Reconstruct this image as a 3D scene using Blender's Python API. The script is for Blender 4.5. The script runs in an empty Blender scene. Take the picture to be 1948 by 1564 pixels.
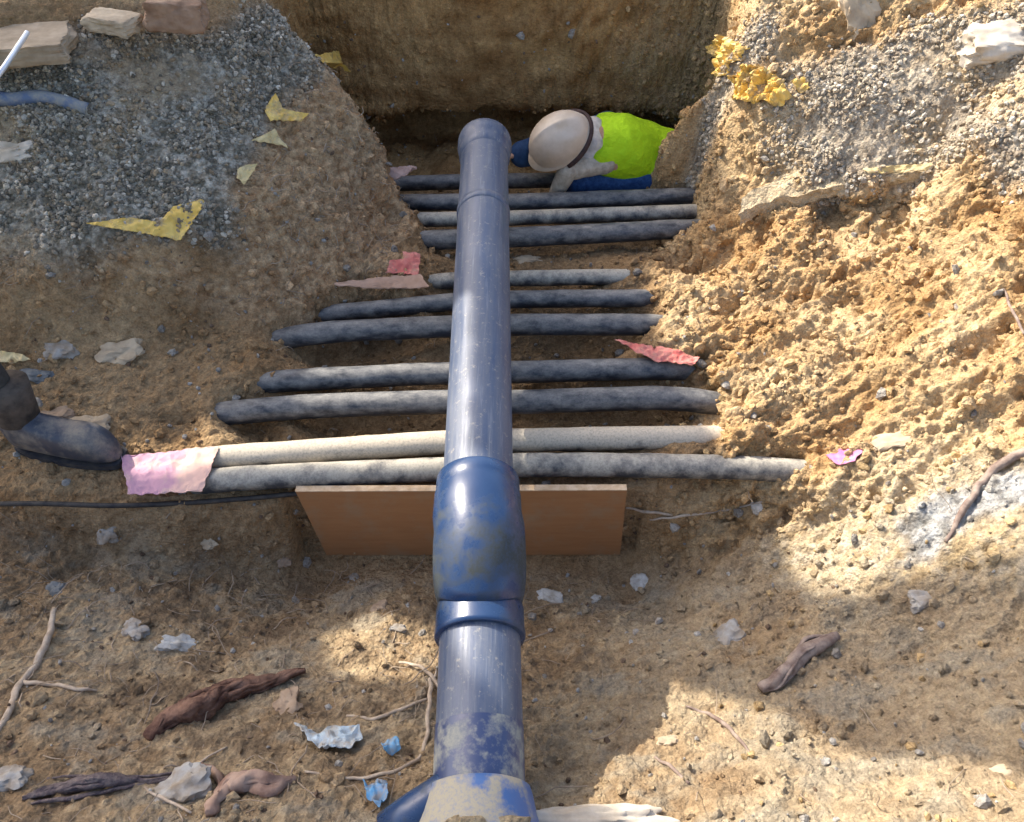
import bpy, bmesh, math, random
import numpy as np
from mathutils import Vector, Matrix, Quaternion, noise as mnoise
from mathutils.bvhtree import BVHTree
from mathutils.geometry import delaunay_2d_cdt

random.seed(7); rng = np.random.default_rng(7)
sc = bpy.context.scene
col = sc.collection

# ------------------------------------------------------------------ camera
CZ = 2.16; PITCH = math.radians(49); F = 1500/1948
cd = bpy.data.cameras.new('camera'); cam = bpy.data.objects.new('camera', cd); col.objects.link(cam)
cam.location = (0, 0, CZ); cam.rotation_euler = (math.pi/2-PITCH, 0, 0)
cd.sensor_width = 36; cd.lens = 36*F; cd.clip_end = 500; cd.clip_start = 0.02
sc.camera = cam
# ------------------------------------------------------------------ light
SUN_EL = math.radians(39); SUN_DIR = Vector((-0.72, 0.60, 0)).normalized()   # horizontal heading towards the sun
SUN = Vector((SUN_DIR.x*math.cos(SUN_EL), SUN_DIR.y*math.cos(SUN_EL), math.sin(SUN_EL)))
w = bpy.data.worlds.new('World'); sc.world = w; w.use_nodes = True
nt = w.node_tree; bg = nt.nodes['Background']; bg.inputs[1].default_value = 0.15
sky = nt.nodes.new('ShaderNodeTexSky'); sky.sky_type = 'NISHITA'; sky.sun_disc = False
sky.sun_elevation = SUN_EL; sky.sun_rotation = math.atan2(SUN_DIR.x, SUN_DIR.y)
sky.dust_density = 3.5; sky.ozone_density = .6; sky.air_density = .9
nt.links.new(sky.outputs[0], bg.inputs[0])
ld = bpy.data.lights.new('sun', 'SUN'); ld.energy = 3.5; ld.angle = math.radians(0.45); ld.color = (1, .92, .80)
sun = bpy.data.objects.new('sun', ld); col.objects.link(sun); sun.location = SUN*20
sun.rotation_euler = (-SUN).to_track_quat('-Z', 'Y').to_euler()
sc.view_settings.view_transform = 'Standard'; sc.view_settings.look = 'None'
sc.view_settings.exposure = 1.2; sc.view_settings.gamma = 1
sc.cycles.max_bounces = 6

# ------------------------------------------------------------------ helpers
CP, SP = math.cos(PITCH), math.sin(PITCH)
def ray(px, py):
    u = (px-974)/1500; v = (782-py)/1500
    return Vector((u, CP+SP*v, -SP+CP*v))
def at(px, py, z):
    r = ray(px, py); t = (z-CZ)/r.z
    return Vector((r.x*t, r.y*t, z))

def tag(o, label=None, cat=None, group=None, kind=None):
    if label: o['label'] = label
    if cat: o['category'] = cat
    if group: o['group'] = group
    if kind: o['kind'] = kind
    return o
def empty(name, loc, label, cat, group=None):
    o = bpy.data.objects.new(name, None); col.objects.link(o); o.location = loc; o.empty_display_size = .05
    return tag(o, label, cat, group)
def build(name, vs, fs, m, parent=None, smooth=True, auto=None):
    """links one mesh; vs are WORLD coordinates"""
    me = bpy.data.meshes.new(name)
    off = Vector((0, 0, 0)); q = parent
    while q is not None: off += q.location; q = q.parent
    me.from_pydata([tuple(Vector(v)-off) for v in vs], [], fs)
    me.materials.append(m)
    if smooth: me.polygons.foreach_set('use_smooth', [True]*len(me.polygons))
    o = bpy.data.objects.new(name, me); col.objects.link(o)
    if parent is not None: o.parent = parent
    me.update()
    if auto is not None: me.set_sharp_from_angle(angle=math.radians(auto))
    return o
class MB:
    def __init__(s): s.v = []; s.f = []
    def add(s, vs, fs):
        n = len(s.v); s.v += [Vector(v) for v in vs]; s.f += [tuple(i+n for i in f) for f in fs]; return s
    def tube(s, pts, rad, seg=16, cap=True, wob=0, flat=1.0, seed=0):
        pts = [Vector(p) for p in pts]
        if not hasattr(rad, '__len__'): rad = [rad]*len(pts)
        n0 = len(s.v); up = Vector((0, 0, 1))
        for i, p in enumerate(pts):
            a = pts[max(i-1, 0)]; b = pts[min(i+1, len(pts)-1)]
            t = (b-a).normalized()
            if abs(t.dot(up)) > .97: up = Vector((0, 1, 0)) if abs(t.y) < .9 else Vector((1, 0, 0))
            sx = t.cross(up).normalized(); sy = sx.cross(t).normalized()
            for k in range(seg):
                ang = 2*math.pi*k/seg; r = rad[i]
                if wob:
                    q = p*14+Vector((math.cos(ang), math.sin(ang), seed*3.1))*1.3
                    r *= 1+wob*mnoise.noise(q)+wob*.5*mnoise.noise(q*3)
                s.v.append(p+sx*math.cos(ang)*r+sy*math.sin(ang)*r*flat)
            if i:
                for k in range(seg):
                    k2 = (k+1) % seg; A = n0+(i-1)*seg; B = n0+i*seg
                    s.f.append((A+k, A+k2, B+k2, B+k))
        if cap:
            s.f.append(tuple(n0+k for k in reversed(range(seg))))
            e = n0+(len(pts)-1)*seg; s.f.append(tuple(e+k for k in range(seg)))
        return s
    def ellipsoid(s, c, r, rot=None, sub=3):
        bm = bmesh.new(); bmesh.ops.create_icosphere(bm, subdivisions=sub, radius=1)
        vs = []
        for v in bm.verts:
            q = Vector((v.co.x*r[0], v.co.y*r[1], v.co.z*r[2]))
            if rot is not None: q = rot @ q
            vs.append(q+Vector(c))
        fs = [tuple(v.index for v in f.verts) for f in bm.faces]; bm.free()
        return s.add(vs, fs)
    def capsule(s, a, b, ra, rb, seg=14):
        a = Vector(a); b = Vector(b); d = (b-a); L = d.length; d.normalize()
        pts = []; rr = []
        for k in range(5):
            t = math.pi/2*(1-k/4)
            pts.append(a-d*ra*math.sin(t)); rr.append(max(ra*math.cos(t), ra*.02))
        for k in range(5):
            t = math.pi/2*k/4
            pts.append(b+d*rb*math.sin(t)); rr.append(max(rb*math.cos(t), rb*.02))
        return s.tube(pts, rr, seg)
    def box(s, c, h, rot=None):
        vs = []
        for x in (-1, 1):
            for y in (-1, 1):
                for z in (-1, 1):
                    q = Vector((x*h[0], y*h[1], z*h[2]))
                    if rot is not None: q = rot @ q
                    vs.append(q+Vector(c))
        return s.add(vs, [(0, 1, 3, 2), (4, 6, 7, 5), (0, 4, 5, 1), (2, 3, 7, 6), (0, 2, 6, 4), (1, 5, 7, 3)])
    def build(s, name, m, parent=None, smooth=True, auto=None, remesh=None, sm=4, solid=None, bevel=None):
        o = build(name, s.v, s.f, m, parent, smooth, auto)
        if remesh:
            md = o.modifiers.new('remesh', 'REMESH'); md.mode = 'VOXEL'; md.voxel_size = remesh; md.use_smooth_shade = True
            if sm:
                q = o.modifiers.new('smooth', 'SMOOTH'); q.factor = .5; q.iterations = sm
        if bevel:
            q = o.modifiers.new('bevel', 'BEVEL'); q.width = bevel; q.segments = 2; q.limit_method = 'ANGLE'
        if solid:
            q = o.modifiers.new('solidify', 'SOLIDIFY'); q.thickness = solid; q.offset = 0
        return o
def spline(pts, n=8):
    P = [Vector(p) for p in pts]; P = [P[0]*2-P[1]]+P+[P[-1]*2-P[-2]]; out = []
    for i in range(1, len(P)-2):
        for k in range(n):
            t = k/n; a, b, c, d = P[i-1:i+3]
            out.append(.5*((2*b)+(c-a)*t+(2*a-5*b+4*c-d)*t*t+(3*b-a-3*c+d)*t**3))
    out.append(P[-2]); return out

# numpy gradient noise
_perm = np.random.default_rng(3).permutation(256); _perm = np.concatenate([_perm, _perm, _perm])
_g = np.random.default_rng(4).normal(size=(256, 3)); _g /= np.linalg.norm(_g, axis=1)[:, None]
def pn(p):
    i = np.floor(p).astype(int); f = p-i; u = f*f*f*(f*(f*6-15)+10); i &= 255
    r = 0
    for dx in (0, 1):
        wx = u[:, 0] if dx else 1-u[:, 0]
        for dy in (0, 1):
            wy = u[:, 1] if dy else 1-u[:, 1]
            for dz in (0, 1):
                wz = u[:, 2] if dz else 1-u[:, 2]
                h = _perm[_perm[_perm[(i[:, 0]+dx) & 255]+((i[:, 1]+dy) & 255)]+((i[:, 2]+dz) & 255)]
                g = _g[h]
                r = r+wx*wy*wz*((f[:, 0]-dx)*g[:, 0]+(f[:, 1]-dy)*g[:, 1]+(f[:, 2]-dz)*g[:, 2])
    return r*1.5
def fbm(p, freq, oct=4, gain=.5, ridged=False):
    a = 1; s = 0; t = 0
    for k in range(oct):
        n = pn(p*freq+k*17.3)
        if ridged: n = 1-2*np.abs(n)*1.6
        s = s+a*n; t += a; a *= gain; freq *= 2.03
    return s/t

# ------------------------------------------------------------------ materials
def mat(name): 
    m = bpy.data.materials.new(name); m.use_nodes = True
    return m, m.node_tree, m.node_tree.nodes['Principled BSDF']
def N(nt, t, **k):
    n = nt.nodes.new(t)
    for a, b in k.items(): setattr(n, a, b)
    return n
def nz(nt, scale, detail=6, rough=.6, dim=None, vec=None):
    n = N(nt, 'ShaderNodeTexNoise'); n.inputs['Scale'].default_value = scale; n.inputs['Detail'].default_value = detail
    n.inputs['Roughness'].default_value = rough
    if vec is None:
        tc = N(nt, 'ShaderNodeTexCoord'); vec = tc.outputs['Object']
    nt.links.new(vec, n.inputs['Vector']); return n.outputs['Fac']
def ramp(nt, fac, stops):
    r = N(nt, 'ShaderNodeValToRGB'); e = r.color_ramp.elements
    while len(e) < len(stops): e.new(.5)
    for i, (p, c) in enumerate(stops):
        e[i].position = p; e[i].color = (*c, 1) if hasattr(c, '__len__') else (c, c, c, 1)
    nt.links.new(fac, r.inputs[0]); return r.outputs[0]
def mix(nt, fac, a, b, mode='MIX'):
    n = N(nt, 'ShaderNodeMix', data_type='RGBA', blend_type=mode)
    for s, v in ((n.inputs[0], fac), (n.inputs[6], a), (n.inputs[7], b)):
        if isinstance(v, bpy.types.NodeSocket): nt.links.new(v, s)
        elif hasattr(v, '__len__'): s.default_value = (*v, 1)
        else: s.default_value = v
    return n.outputs[2]
def math_(nt, op, a, b=0.0):
    n = N(nt, 'ShaderNodeMath', operation=op)
    for s, v in ((n.inputs[0], a), (n.inputs[1], b)):
        if isinstance(v, bpy.types.NodeSocket): nt.links.new(v, s)
        else: s.default_value = v
    return n.outputs[0]
def bump(nt, b, h, st, dist=.01):
    n = N(nt, 'ShaderNodeBump'); n.inputs['Strength'].default_value = st; n.inputs['Distance'].default_value = dist
    nt.links.new(h, n.inputs['Height']); nt.links.new(n.outputs[0], b.inputs['Normal'])
def basic(name, c1, c2, scale=20, rough=.8, bmp=.3, dist=.004, spec=.3, lo=.35, hi=.65, rnd=0, detail=6):
    m, nt, b = mat(name); f = nz(nt, scale, detail)
    c = ramp(nt, f, [(lo, c1), (hi, c2)])
    if rnd:
        oi = N(nt, 'ShaderNodeObjectInfo'); hs = N(nt, 'ShaderNodeHueSaturation')
        v = N(nt, 'ShaderNodeMapRange'); nt.links.new(oi.outputs['Random'], v.inputs[0]); v.inputs[3].default_value = 1-rnd; v.inputs[4].default_value = 1+rnd
        nt.links.new(v.outputs[0], hs.inputs['Value']); nt.links.new(c, hs.inputs['Color']); c = hs.outputs[0]
    nt.links.new(c, b.inputs['Base Color']); b.inputs['Roughness'].default_value = rough
    b.inputs['Specular IOR Level'].default_value = spec
    if bmp: bump(nt, b, nz(nt, scale*2.5, 8), bmp, dist)
    return m
def soil_mat(name, attr=True, base=None):
    m, nt, b = mat(name)
    if attr:
        a = N(nt, 'ShaderNodeAttribute', attribute_name='Col'); c = a.outputs['Color']
    else:
        rg = N(nt, 'ShaderNodeRGB'); rg.outputs[0].default_value = (*base, 1); c = rg.outputs[0]
    f1 = nz(nt, 38, 8, .7); f2 = nz(nt, 160, 4, .7); f3 = nz(nt, 7, 4)
    c = mix(nt, 1, c, ramp(nt, f1, [(.3, (.64, .59, .55)), (.7, (1.3, 1.3, 1.28))]), 'MULTIPLY')
    c = mix(nt, 1, c, ramp(nt, f2, [(.3, (.72, .72, .72)), (.7, (1.22, 1.22, 1.2))]), 'MULTIPLY')
    nt.links.new(c, b.inputs['Base Color']); b.inputs['Roughness'].default_value = .95
    b.inputs['Specular IOR Level'].default_value = .15
    tc = N(nt, 'ShaderNodeTexCoord'); dn = N(nt, 'ShaderNodeTexNoise'); dn.inputs['Scale'].default_value = 30; nt.links.new(tc.outputs['Object'], dn.inputs['Vector'])
    vm = N(nt, 'ShaderNodeVectorMath', operation='MULTIPLY_ADD'); nt.links.new(dn.outputs['Color'], vm.inputs[0]); vm.inputs[1].default_value = (.02, .02, .02); nt.links.new(tc.outputs['Object'], vm.inputs[2])
    vo = N(nt, 'ShaderNodeTexVoronoi'); vo.inputs['Scale'].default_value = 75; nt.links.new(vm.outputs[0], vo.inputs['Vector'])
    h = math_(nt, 'ADD', math_(nt, 'MULTIPLY', f1, .7), math_(nt, 'MULTIPLY', f2, .35)); h = math_(nt, 'SUBTRACT', h, math_(nt, 'MULTIPLY', vo.outputs['Distance'], .45))
    bump(nt, b, h, 1.0, .018)
    return m
M = {}
M['soil'] = soil_mat('soil')
def dusty(name, base, dust, scale=9, lo=.45, hi=.62, rough=.35, top=.5, streak=None, bmp=.12, base2=None, spec=.5, muddy=False):
    """plastic with dust lying on what faces up"""
    m, nt, b = mat(name)
    geo = N(nt, 'ShaderNodeNewGeometry'); sep = N(nt, 'ShaderNodeSeparateXYZ'); nt.links.new(geo.outputs['Normal'], sep.inputs[0])
    tc = N(nt, 'ShaderNodeTexCoord'); vec = tc.outputs['Object']
    if streak:
        mp = N(nt, 'ShaderNodeMapping'); mp.inputs['Scale'].default_value = streak; nt.links.new(vec, mp.inputs[0]); vec = mp.outputs[0]
    f = nz(nt, scale, 8, .68, vec=vec)
    up = math_(nt, 'MULTIPLY', sep.outputs[2], top*.25)
    s_ = math_(nt, 'ADD', f, up)
    if muddy:      # dull grey-green band across the front of the elbow, set by position
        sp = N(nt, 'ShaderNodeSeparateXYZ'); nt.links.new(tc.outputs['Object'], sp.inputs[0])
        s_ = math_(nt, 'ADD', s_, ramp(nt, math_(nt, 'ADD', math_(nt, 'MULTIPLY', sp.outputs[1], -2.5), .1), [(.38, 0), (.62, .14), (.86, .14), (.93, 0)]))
    k = ramp(nt, s_, [(lo, 0), (hi, 1)])
    bc = base
    if base2 is not None: bc = ramp(nt, nz(nt, 5, 4), [(.4, base), (.62, base2)])
    fine = nz(nt, 130, 5, .7)
    k2 = math_(nt, 'MULTIPLY', k, ramp(nt, fine, [(.3, .55), (.55, 1)]))
    c = mix(nt, k2, bc, dust)
    if streak and streak[0] > 1:
        mp2 = N(nt, 'ShaderNodeMapping'); mp2.inputs['Scale'].default_value = (60, 2.2, 60); nt.links.new(tc.outputs['Object'], mp2.inputs[0])
        sc_ = ramp(nt, nz(nt, 1.6, 5, .75, vec=mp2.outputs[0]), [(.56, 0), (.70, .55)])
        sp_ = ramp(nt, nz(nt, 45, 6, .8), [(.57, 0), (.66, .7)])
        c = mix(nt, sc_, c, (.27, .29, .32)); c = mix(nt, sp_, c, (.36, .33, .27))
    nt.links.new(c, b.inputs['Base Color'])
    r = ramp(nt, k2, [(0, rough), (1, .85)]); nt.links.new(r, b.inputs['Roughness'])
    b.inputs['Specular IOR Level'].default_value = spec
    bump(nt, b, math_(nt, 'ADD', k2, fine), bmp, .002)
    return m
TAN = (.42, .33, .22)
M['conduit'] = dusty('black_conduit', (.018, .022, .030), (.27, .26, .24), 30, .44, .78, .36, .6, base2=(.034, .042, .056), streak=(.5, 1, 1))
M['conduit_dusty'] = dusty('dust_coated_conduit', (.035, .035, .04), (.58, .50, .38), 8, .34, .52, .5, .6)
M['conduit_part'] = dusty('half_dusty_conduit', (.05, .053, .06), (.46, .42, .34), 14, .42, .68, .42, .6)
M['pipe'] = dusty('grey_blue_pipe', (.055, .08, .14), (.17, .18, .20), 13, .44, .84, .33, .3, streak=(3.6, .22, 3.6), base2=(.075, .10, .16), spec=.5)
M['fitting'] = dusty('blue_fitting', (.015, .040, .105), (.035, .042, .04), 11, .46, .66, .27, -.45, base2=(.022, .052, .125), spec=.55, muddy=True)  # dull second tone gathers on downward faces and the elbow's front
M['pipe_muddy'] = dusty('mud_smeared_pipe', (.035, .055, .13), (.28, .28, .24), 12, .50, .62, .3, .1, spec=.6)
M['coupling'] = dusty('muddy_coupling', (.05, .12, .30), (.36, .32, .23), 8, .50, .62, .4, .5)

# ------------------------------------------------------------------ ground sheet
A = lambda *t: at(*t)
W = lambda x, y, z: Vector((x, y, z))
ctrl = [A(*t) for t in [
 # foreground slope up to the camera
 (-150,1564,.20),(300,1564,.16),(700,1564,.13),(1050,1564,.13),(1400,1564,.2),(1700,1564,.3),(2050,1564,.45),
 (-150,1420,.08),(300,1420,.02),(700,1420,.0),(1050,1420,-.02),(1400,1400,.04),(1700,1400,.15),(2050,1400,.35),
 (-150,1250,-.06),(300,1250,-.14),(700,1250,-.18),(1050,1250,-.2),(1400,1230,-.1),(1700,1230,.03),(2050,1230,.28),
 (-150,1080,-.22),(200,1080,-.3),(450,1080,-.37),(1300,1070,-.33),(1480,1080,-.17),(1700,1080,.06),(2050,1080,.3),
 # pit edge
 
 
 # left shelf
 (-150,900,.03),(200,900,.0),(370,900,-.03),(-150,760,.08),(200,770,.05),(350,780,.02),(380,835,-.02),(300,830,.0),
 (450,690,.03),(480,750,.0),(200,660,.12),(-150,660,.18),(380,640,.08),(500,640,.03),
 # floor between the conduits
 (600,860,-.055),(840,850,-.055),(1100,850,-.055),(1350,850,-.035),(1450,870,-.02),(500,880,-.055),
 (480,815,-.13),(650,805,-.20),(850,800,-.22),(1100,800,-.23),(1300,798,-.18),(1380,800,-.03),
 (650,745,-.06),(1100,735,-.06),(1330,740,-.02),
 (600,690,-.16),(720,668,-.24),(860,655,-.08),(1100,662,-.22),(1200,668,-.18),(560,665,-.10),
 (700,600,-.07),(1100,595,-.08),(1240,600,-.03),
 (1100,550,-.07),(1240,545,-.01),(860,550,-.05),
 (860,495,-.045),(1000,495,-.05),(1150,495,-.05),(1280,490,-.01),
 (860,470,-.15),(1000,468,-.17),(1250,465,-.12),
 (900,400,-.12),(1200,400,-.12),(1330,430,-.02),(900,350,-.2),(1150,350,-.2),
 (395,800,0.057),(300,790,.03),(465,732,0.067),(400,720,0.072),(490,650,0.072),(420,660,0.082),(550,603,0.077),(470,610,.09),(755,540,.06),
 (1405,765,0.067),(1480,760,.07),(1350,700,0.082),(1310,625,0.077),(1300,570,0.072),(1285,527,0.067),(1345,437,0.082),(1345,405,.05),
 (1350,832,0.052),(1450,838,0.057),(1560,900,.03),(735,452,.05),(738,415,.06),
 # left mound
 (-150,580,.23),(200,590,.17),(400,575,.13),(560,610,.03),(620,560,.05),(720,555,.02),(790,550,-.02),
 (-150,470,.42),(100,480,.40),(200,475,.39),(340,468,.36),(480,490,.24),(600,490,.15),(700,480,.09),(785,475,.03),
 (400,400,.43),(500,390,.37),(600,380,.30),(700,380,.19),(780,385,.09),
 
 (500,300,.45),(600,250,.44),(400,300,.52),(400,200,.62),(400,80,.76),(200,300,.57),(200,130,.76),
 (-150,300,.60),(0,110,.82),(-150,0,.98),(150,0,.93),(350,0,.88),(200,400,.49),
 # right bank
 (1400,470,.06),(1400,412,.20),(1400,0,.79),
 (1450,430,.14),(1550,440,.17),(1650,425,.24),(1760,385,.36),(1450,398,.24),(1550,372,.33),(1650,342,.42),(1760,325,.46),
 (1300,520,.0),(1400,560,.08),(1600,560,.2),(1800,560,.34),(2050,560,.5),(1700,470,.28),(1850,420,.46),
 (2050,400,.65),(2050,200,.82),(2050,0,1.0),(1650,200,.62),(1650,0,.87),(1450,200,.53),(1450,0,.82),(1850,250,.68),(1480,310,.36),
 (1300,620,.02),(1340,700,.02),(1450,700,.09),(1700,700,.24),(2050,700,.44),
 (1450,800,.03),(1600,830,.08),(1800,850,.2),(2050,850,.37),(1620,940,.03),(1800,960,.18),(2050,960,.34),
]]
for x in (-.74, -.5, -.2, .1, .42): ctrl += [W(x, 1.525, -.43), W(x, 1.575, -.055)]
ctrl += [W(-.74, 1.35, -.41), W(0, 1.3, -.42), W(.42, 1.35, -.41)]
ctrl += [W(*t) for t in [
 
 (0,3.3,-.27),(.5,3.5,-.27),
 
 (-1.3,4.2,1.),(1.2,3.6,.95),(1.2,4.2,1.05),
 (-2.6,3.4,1.0),(-2.7,2.5,.6),(-2.7,1.9,.3),(-2.7,1.4,.12),(-2.6,.8,.1),(-2.5,.2,.3),(-1,-.2,.4),(0,-.3,.42),(1,-.2,.5),(2.4,.2,.6),
 (2.7,1,.5),(2.7,1.8,.65),(2.8,2.6,.9),(2.8,3.6,1.05),(-5,-4,.8),(5,-4,.8),(5,1.5,.9),(-5,1.5,.6),(-5,6,1.1),(5,6,1.1),(0,6,1.1),(0,-4,.7),
 (-45,-45,1),(45,-45,1),(-45,45,1.3),(45,45,1.3)]]
def line(pts, step=.09):
    out = []
    for a, b in zip(pts, pts[1:]):
        a = Vector(a); b = Vector(b); n = max(1, int((b-a).length/step))
        out += [a.lerp(b, k/n) for k in range(n)]
    return out+[Vector(pts[-1])]
# soil heaped over the ends of the conduits
for sgn, ends in ((1, [(1565,900),(1345,832),(1390,768),(1290,703),(1240,619),(1235,569),(1215,527),(1325,437)]),
                  (-1, [(425,788),(498,731),(520,648),(585,602),(800,536),(785,458),(785,418),(780,385)])):
    for e in ends:
        p = at(e[0], e[1], 0); ctrl += [W(p.x+sgn*(.03+.02*abs(k)), p.y+k*.045, .075+.012*abs(k)*(sgn > 0)) for k in (-1, 0, 1)]
# pit edge: crest and foot
ctrl += line([(-2.5,1.50,.02),(-1.5,1.49,.0),(-1.1,1.47,-.03),(-.8,1.52,-.05)])
ctrl += line([(-2.5,1.40,-.12),(-1.5,1.41,-.20),(-1.1,1.40,-.30),(-.8,1.46,-.40)])
ctrl += line([(.47,1.57,-.055),(.62,1.60,-.06),(.8,1.59,-.05),(1.0,1.57,-.02)])
ctrl += line([(.47,1.50,-.40),(.62,1.50,-.33),(.8,1.49,-.22),(1.0,1.48,-.08)])
# far wall: foot, middle, top
ctrl += line([(-.92,3.86,-.2),(-.5,3.92,-.26),(.1,3.95,-.27),(.6,3.93,-.26),(.92,3.88,-.25)])
ctrl += line([(-1.0,3.98,.4),(-.5,4.03,.45),(.2,4.02,.45),(.9,3.98,.4)])
ctrl += line([(-1.05,4.08,1.),(0,4.16,1.05),(.95,4.06,1.05)])
# right side wall
ctrl += line([(.84,3.04,-.06),(.86,3.2,-.2),(.89,3.3,-.25),(.94,3.5,-.25),(.97,3.86,-.25)])
ctrl += line([(.885,3.10,.16),(.885,3.22,.42),(.905,3.38,.64),(.965,3.55,.75),(1.0,3.95,.95)])
# left drop
ctrl += line([at(785,475,.03),at(790,400,.1),at(720,290,.28),at(700,220,.41),at(640,130,.56),at(560,50,.70),at(520,0,.78),(-1.05,3.62,.86),(-1.05,4.0,1.)], .06)
ctrl += line([(-.33,2.86,-.08),(-.36,3.02,-.15),(-.50,3.19,-.25),(-.55,3.29,-.25),(-.68,3.46,-.25),(-.85,3.53,-.25),(-.95,3.66,-.22),(-.95,3.86,-.22)], .06)
vc, _, tris, *_ = delaunay_2d_cdt([Vector((c.x, c.y)) for c in ctrl], [], [], 0, 1e-5)
zc = {}
cx = np.array([[c.x, c.y, c.z] for c in ctrl])
vz = [cx[np.argmin((cx[:, 0]-v.x)**2+(cx[:, 1]-v.y)**2), 2] for v in vc]
def grid1(lo, hi, st, far, g=1.14):
    a = list(np.arange(lo, hi, st)); s = st; x = a[-1]
    while x < far: s *= g; x += s; a.append(x)
    s = st; x = a[0]; b = []
    while x > -far: s *= g; x -= s; b.append(x)
    return np.array(b[::-1]+a)
gx = grid1(-2.1, 2.3, .0062, 40); gy = grid1(.25, 4.25, .0062, 40)
X, Y = np.meshgrid(gx, gy); Z = np.full(X.shape, 1.0)
for t in tris:
    p = [(vc[i].x, vc[i].y, vz[i]) for i in t]
    x0, x1 = min(q[0] for q in p), max(q[0] for q in p); y0, y1 = min(q[1] for q in p), max(q[1] for q in p)
    i0, i1 = np.searchsorted(gx, [x0, x1]); j0, j1 = np.searchsorted(gy, [y0, y1]); i1 += 1; j1 += 1
    xs = X[j0:j1, i0:i1]; ys = Y[j0:j1, i0:i1]
    if xs.size == 0: continue
    (ax, ay, az), (bx, by, bz), (cx_, cy, cz_) = p
    d = (by-cy)*(ax-cx_)+(cx_-bx)*(ay-cy)
    if abs(d) < 1e-12: continue
    l1 = ((by-cy)*(xs-cx_)+(cx_-bx)*(ys-cy))/d; l2 = ((cy-ay)*(xs-cx_)+(ax-cx_)*(ys-cy))/d; l3 = 1-l1-l2
    k = (l1 > -1e-6) & (l2 > -1e-6) & (l3 > -1e-6)
    Z[j0:j1, i0:i1][k] = (l1*az+l2*bz+l3*cz_)[k]
def blur(a, r, n=2):
    for _ in range(n):
        for ax in (0, 1):
            pad = np.pad(a, [(r+1, r) if k == ax else (0, 0) for k in (0, 1)], mode='edge')
            c = np.cumsum(pad, axis=ax)
            a = (np.take(c, range(2*r+1, c.shape[ax]), axis=ax)-np.take(c, range(0, c.shape[ax]-2*r-1), axis=ax))/(2*r+1)
    return a
Zs = blur(Z, 5, 2)
sharp = np.exp(-(((Y-1.55)/.10)**2))*(X > -.8)*(X < .5)
Z = Zs*(1-sharp)+blur(Z, 1, 1)*sharp
P = np.stack([X, Y, Z], -1)
# hollow under the far wall
hol = np.clip((0.03-Z)/.10, 0, 1)*np.clip((Y-3.72)/.15, 0, 1)*(np.abs(X) < 1.05)*(Y < 4.3)
P[..., 1] += hol*.32
def normals(P):
    dx = np.gradient(P, axis=1); dy = np.gradient(P, axis=0)
    n = np.cross(dx, dy); return n/(np.linalg.norm(n, axis=2, keepdims=True)+1e-12)
def inpoly(x, y, poly):
    r = np.zeros(x.shape, bool); n = len(poly)
    for i in range(n):
        x1, y1 = poly[i]; x2, y2 = poly[(i+1) % n]
        r ^= ((y1 > y) != (y2 > y)) & (x < (x2-x1)*(y-y1)/(y2-y1+1e-12)+x1)
    return r
flat = P.reshape(-1, 3)
warpx = fbm(flat, 6, 3).reshape(X.shape)*.08; warpy = fbm(flat+9, 6, 3).reshape(X.shape)*.08
def mask(pts, r=4):
    poly = [(at(*p).x, at(*p).y) for p in pts]
    return blur(inpoly(X+warpx, Y+warpy, poly).astype(float), r, 2)
mgL = mask([(-300,150,.85),(150,90,.8),(400,60,.78),(520,-60,.9),(620,60,.7),(520,190,.58),(440,330,.5),(420,420,.42),(250,440,.42),(230,470,.4),(-300,500,.42)])
mgR = mask([(1370,-60,1.),(1390,40,.72),(1440,110,.6),(1450,200,.5),(1480,330,.34),(1560,372,.33),(1760,325,.46),(1900,400,.5),(2200,420,.7),(2200,-60,1.1)])
mpale = mask([(1500,1090,-.1),(1450,960,.0),(1640,870,.1),(1800,850,.2),(2200,840,.5),(2200,1120,.4),(1700,1110,.06)])
mgrey2 = mask([(1700,1000,.1),(1850,900,.25),(2100,860,.4),(2100,930,.4),(1900,960,.27),(1760,1080,.1)], 2)
mside = mask([(1290,-100,1.),(1345,-100,1.),(1350,350,.2),(1240,250,.0)])
mbr = mask([(420,60,.78),(520,-60,.9),(760,180,.4),(900,470,.0),(800,600,.0),(-300,620,.2),(-300,500,.42),(230,470,.4),(400,440,.42),(440,330,.5),(520,190,.58)])
right = np.clip((X-.45)/.25, 0, 1)
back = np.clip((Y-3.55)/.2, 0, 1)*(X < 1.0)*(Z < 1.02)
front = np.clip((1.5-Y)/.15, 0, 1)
Nn = normals(P); fn = Nn.reshape(-1, 3)
flat = P.reshape(-1, 3).copy()
n1 = fbm(flat, 5, 4); n2 = fbm(flat, 17, 4, .6); n3 = fbm(flat, 48, 3, .6); rd = fbm(flat*np.array([1, 1.6, 1.6]), 11, 4, .55, True)
vor = fbm(flat+5, 30, 2, .5, True)
g = (mgL+mgR).reshape(-1)
R = right.reshape(-1)*(1-.85*np.clip((flat[:, 1]-2.95)/.12, 0, 1)*np.clip((1.1-flat[:, 0])/.15, 0, 1))*(1-g)*(1-front.reshape(-1)*.6); B = back.reshape(-1)
amp = .018*n1+.010*n2+.0045*n3
bl = fbm(flat*np.array([1, 1.5, 1.5])+n1[:, None]*.1, 13, 3, .5); bl2 = fbm(flat+11, 30, 2, .5)
tw = np.stack([flat[:, 0]*.9+flat[:, 1]*.35, flat[:, 1]*.9-flat[:, 0]*.35, flat[:, 2]], 1)*np.array([.55, 1.5, 1.5])
st1 = fbm(tw+n1[:, None]*.12, 10, 4, .55); st2 = fbm(tw+31, 24, 3, .5, True)
hole = np.clip(fbm(tw+77, 5.5, 3)-.2, 0, 1)
rm = np.clip(.55+2.6*fbm(flat+61, 2.6, 3), .05, 1.5)
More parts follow.
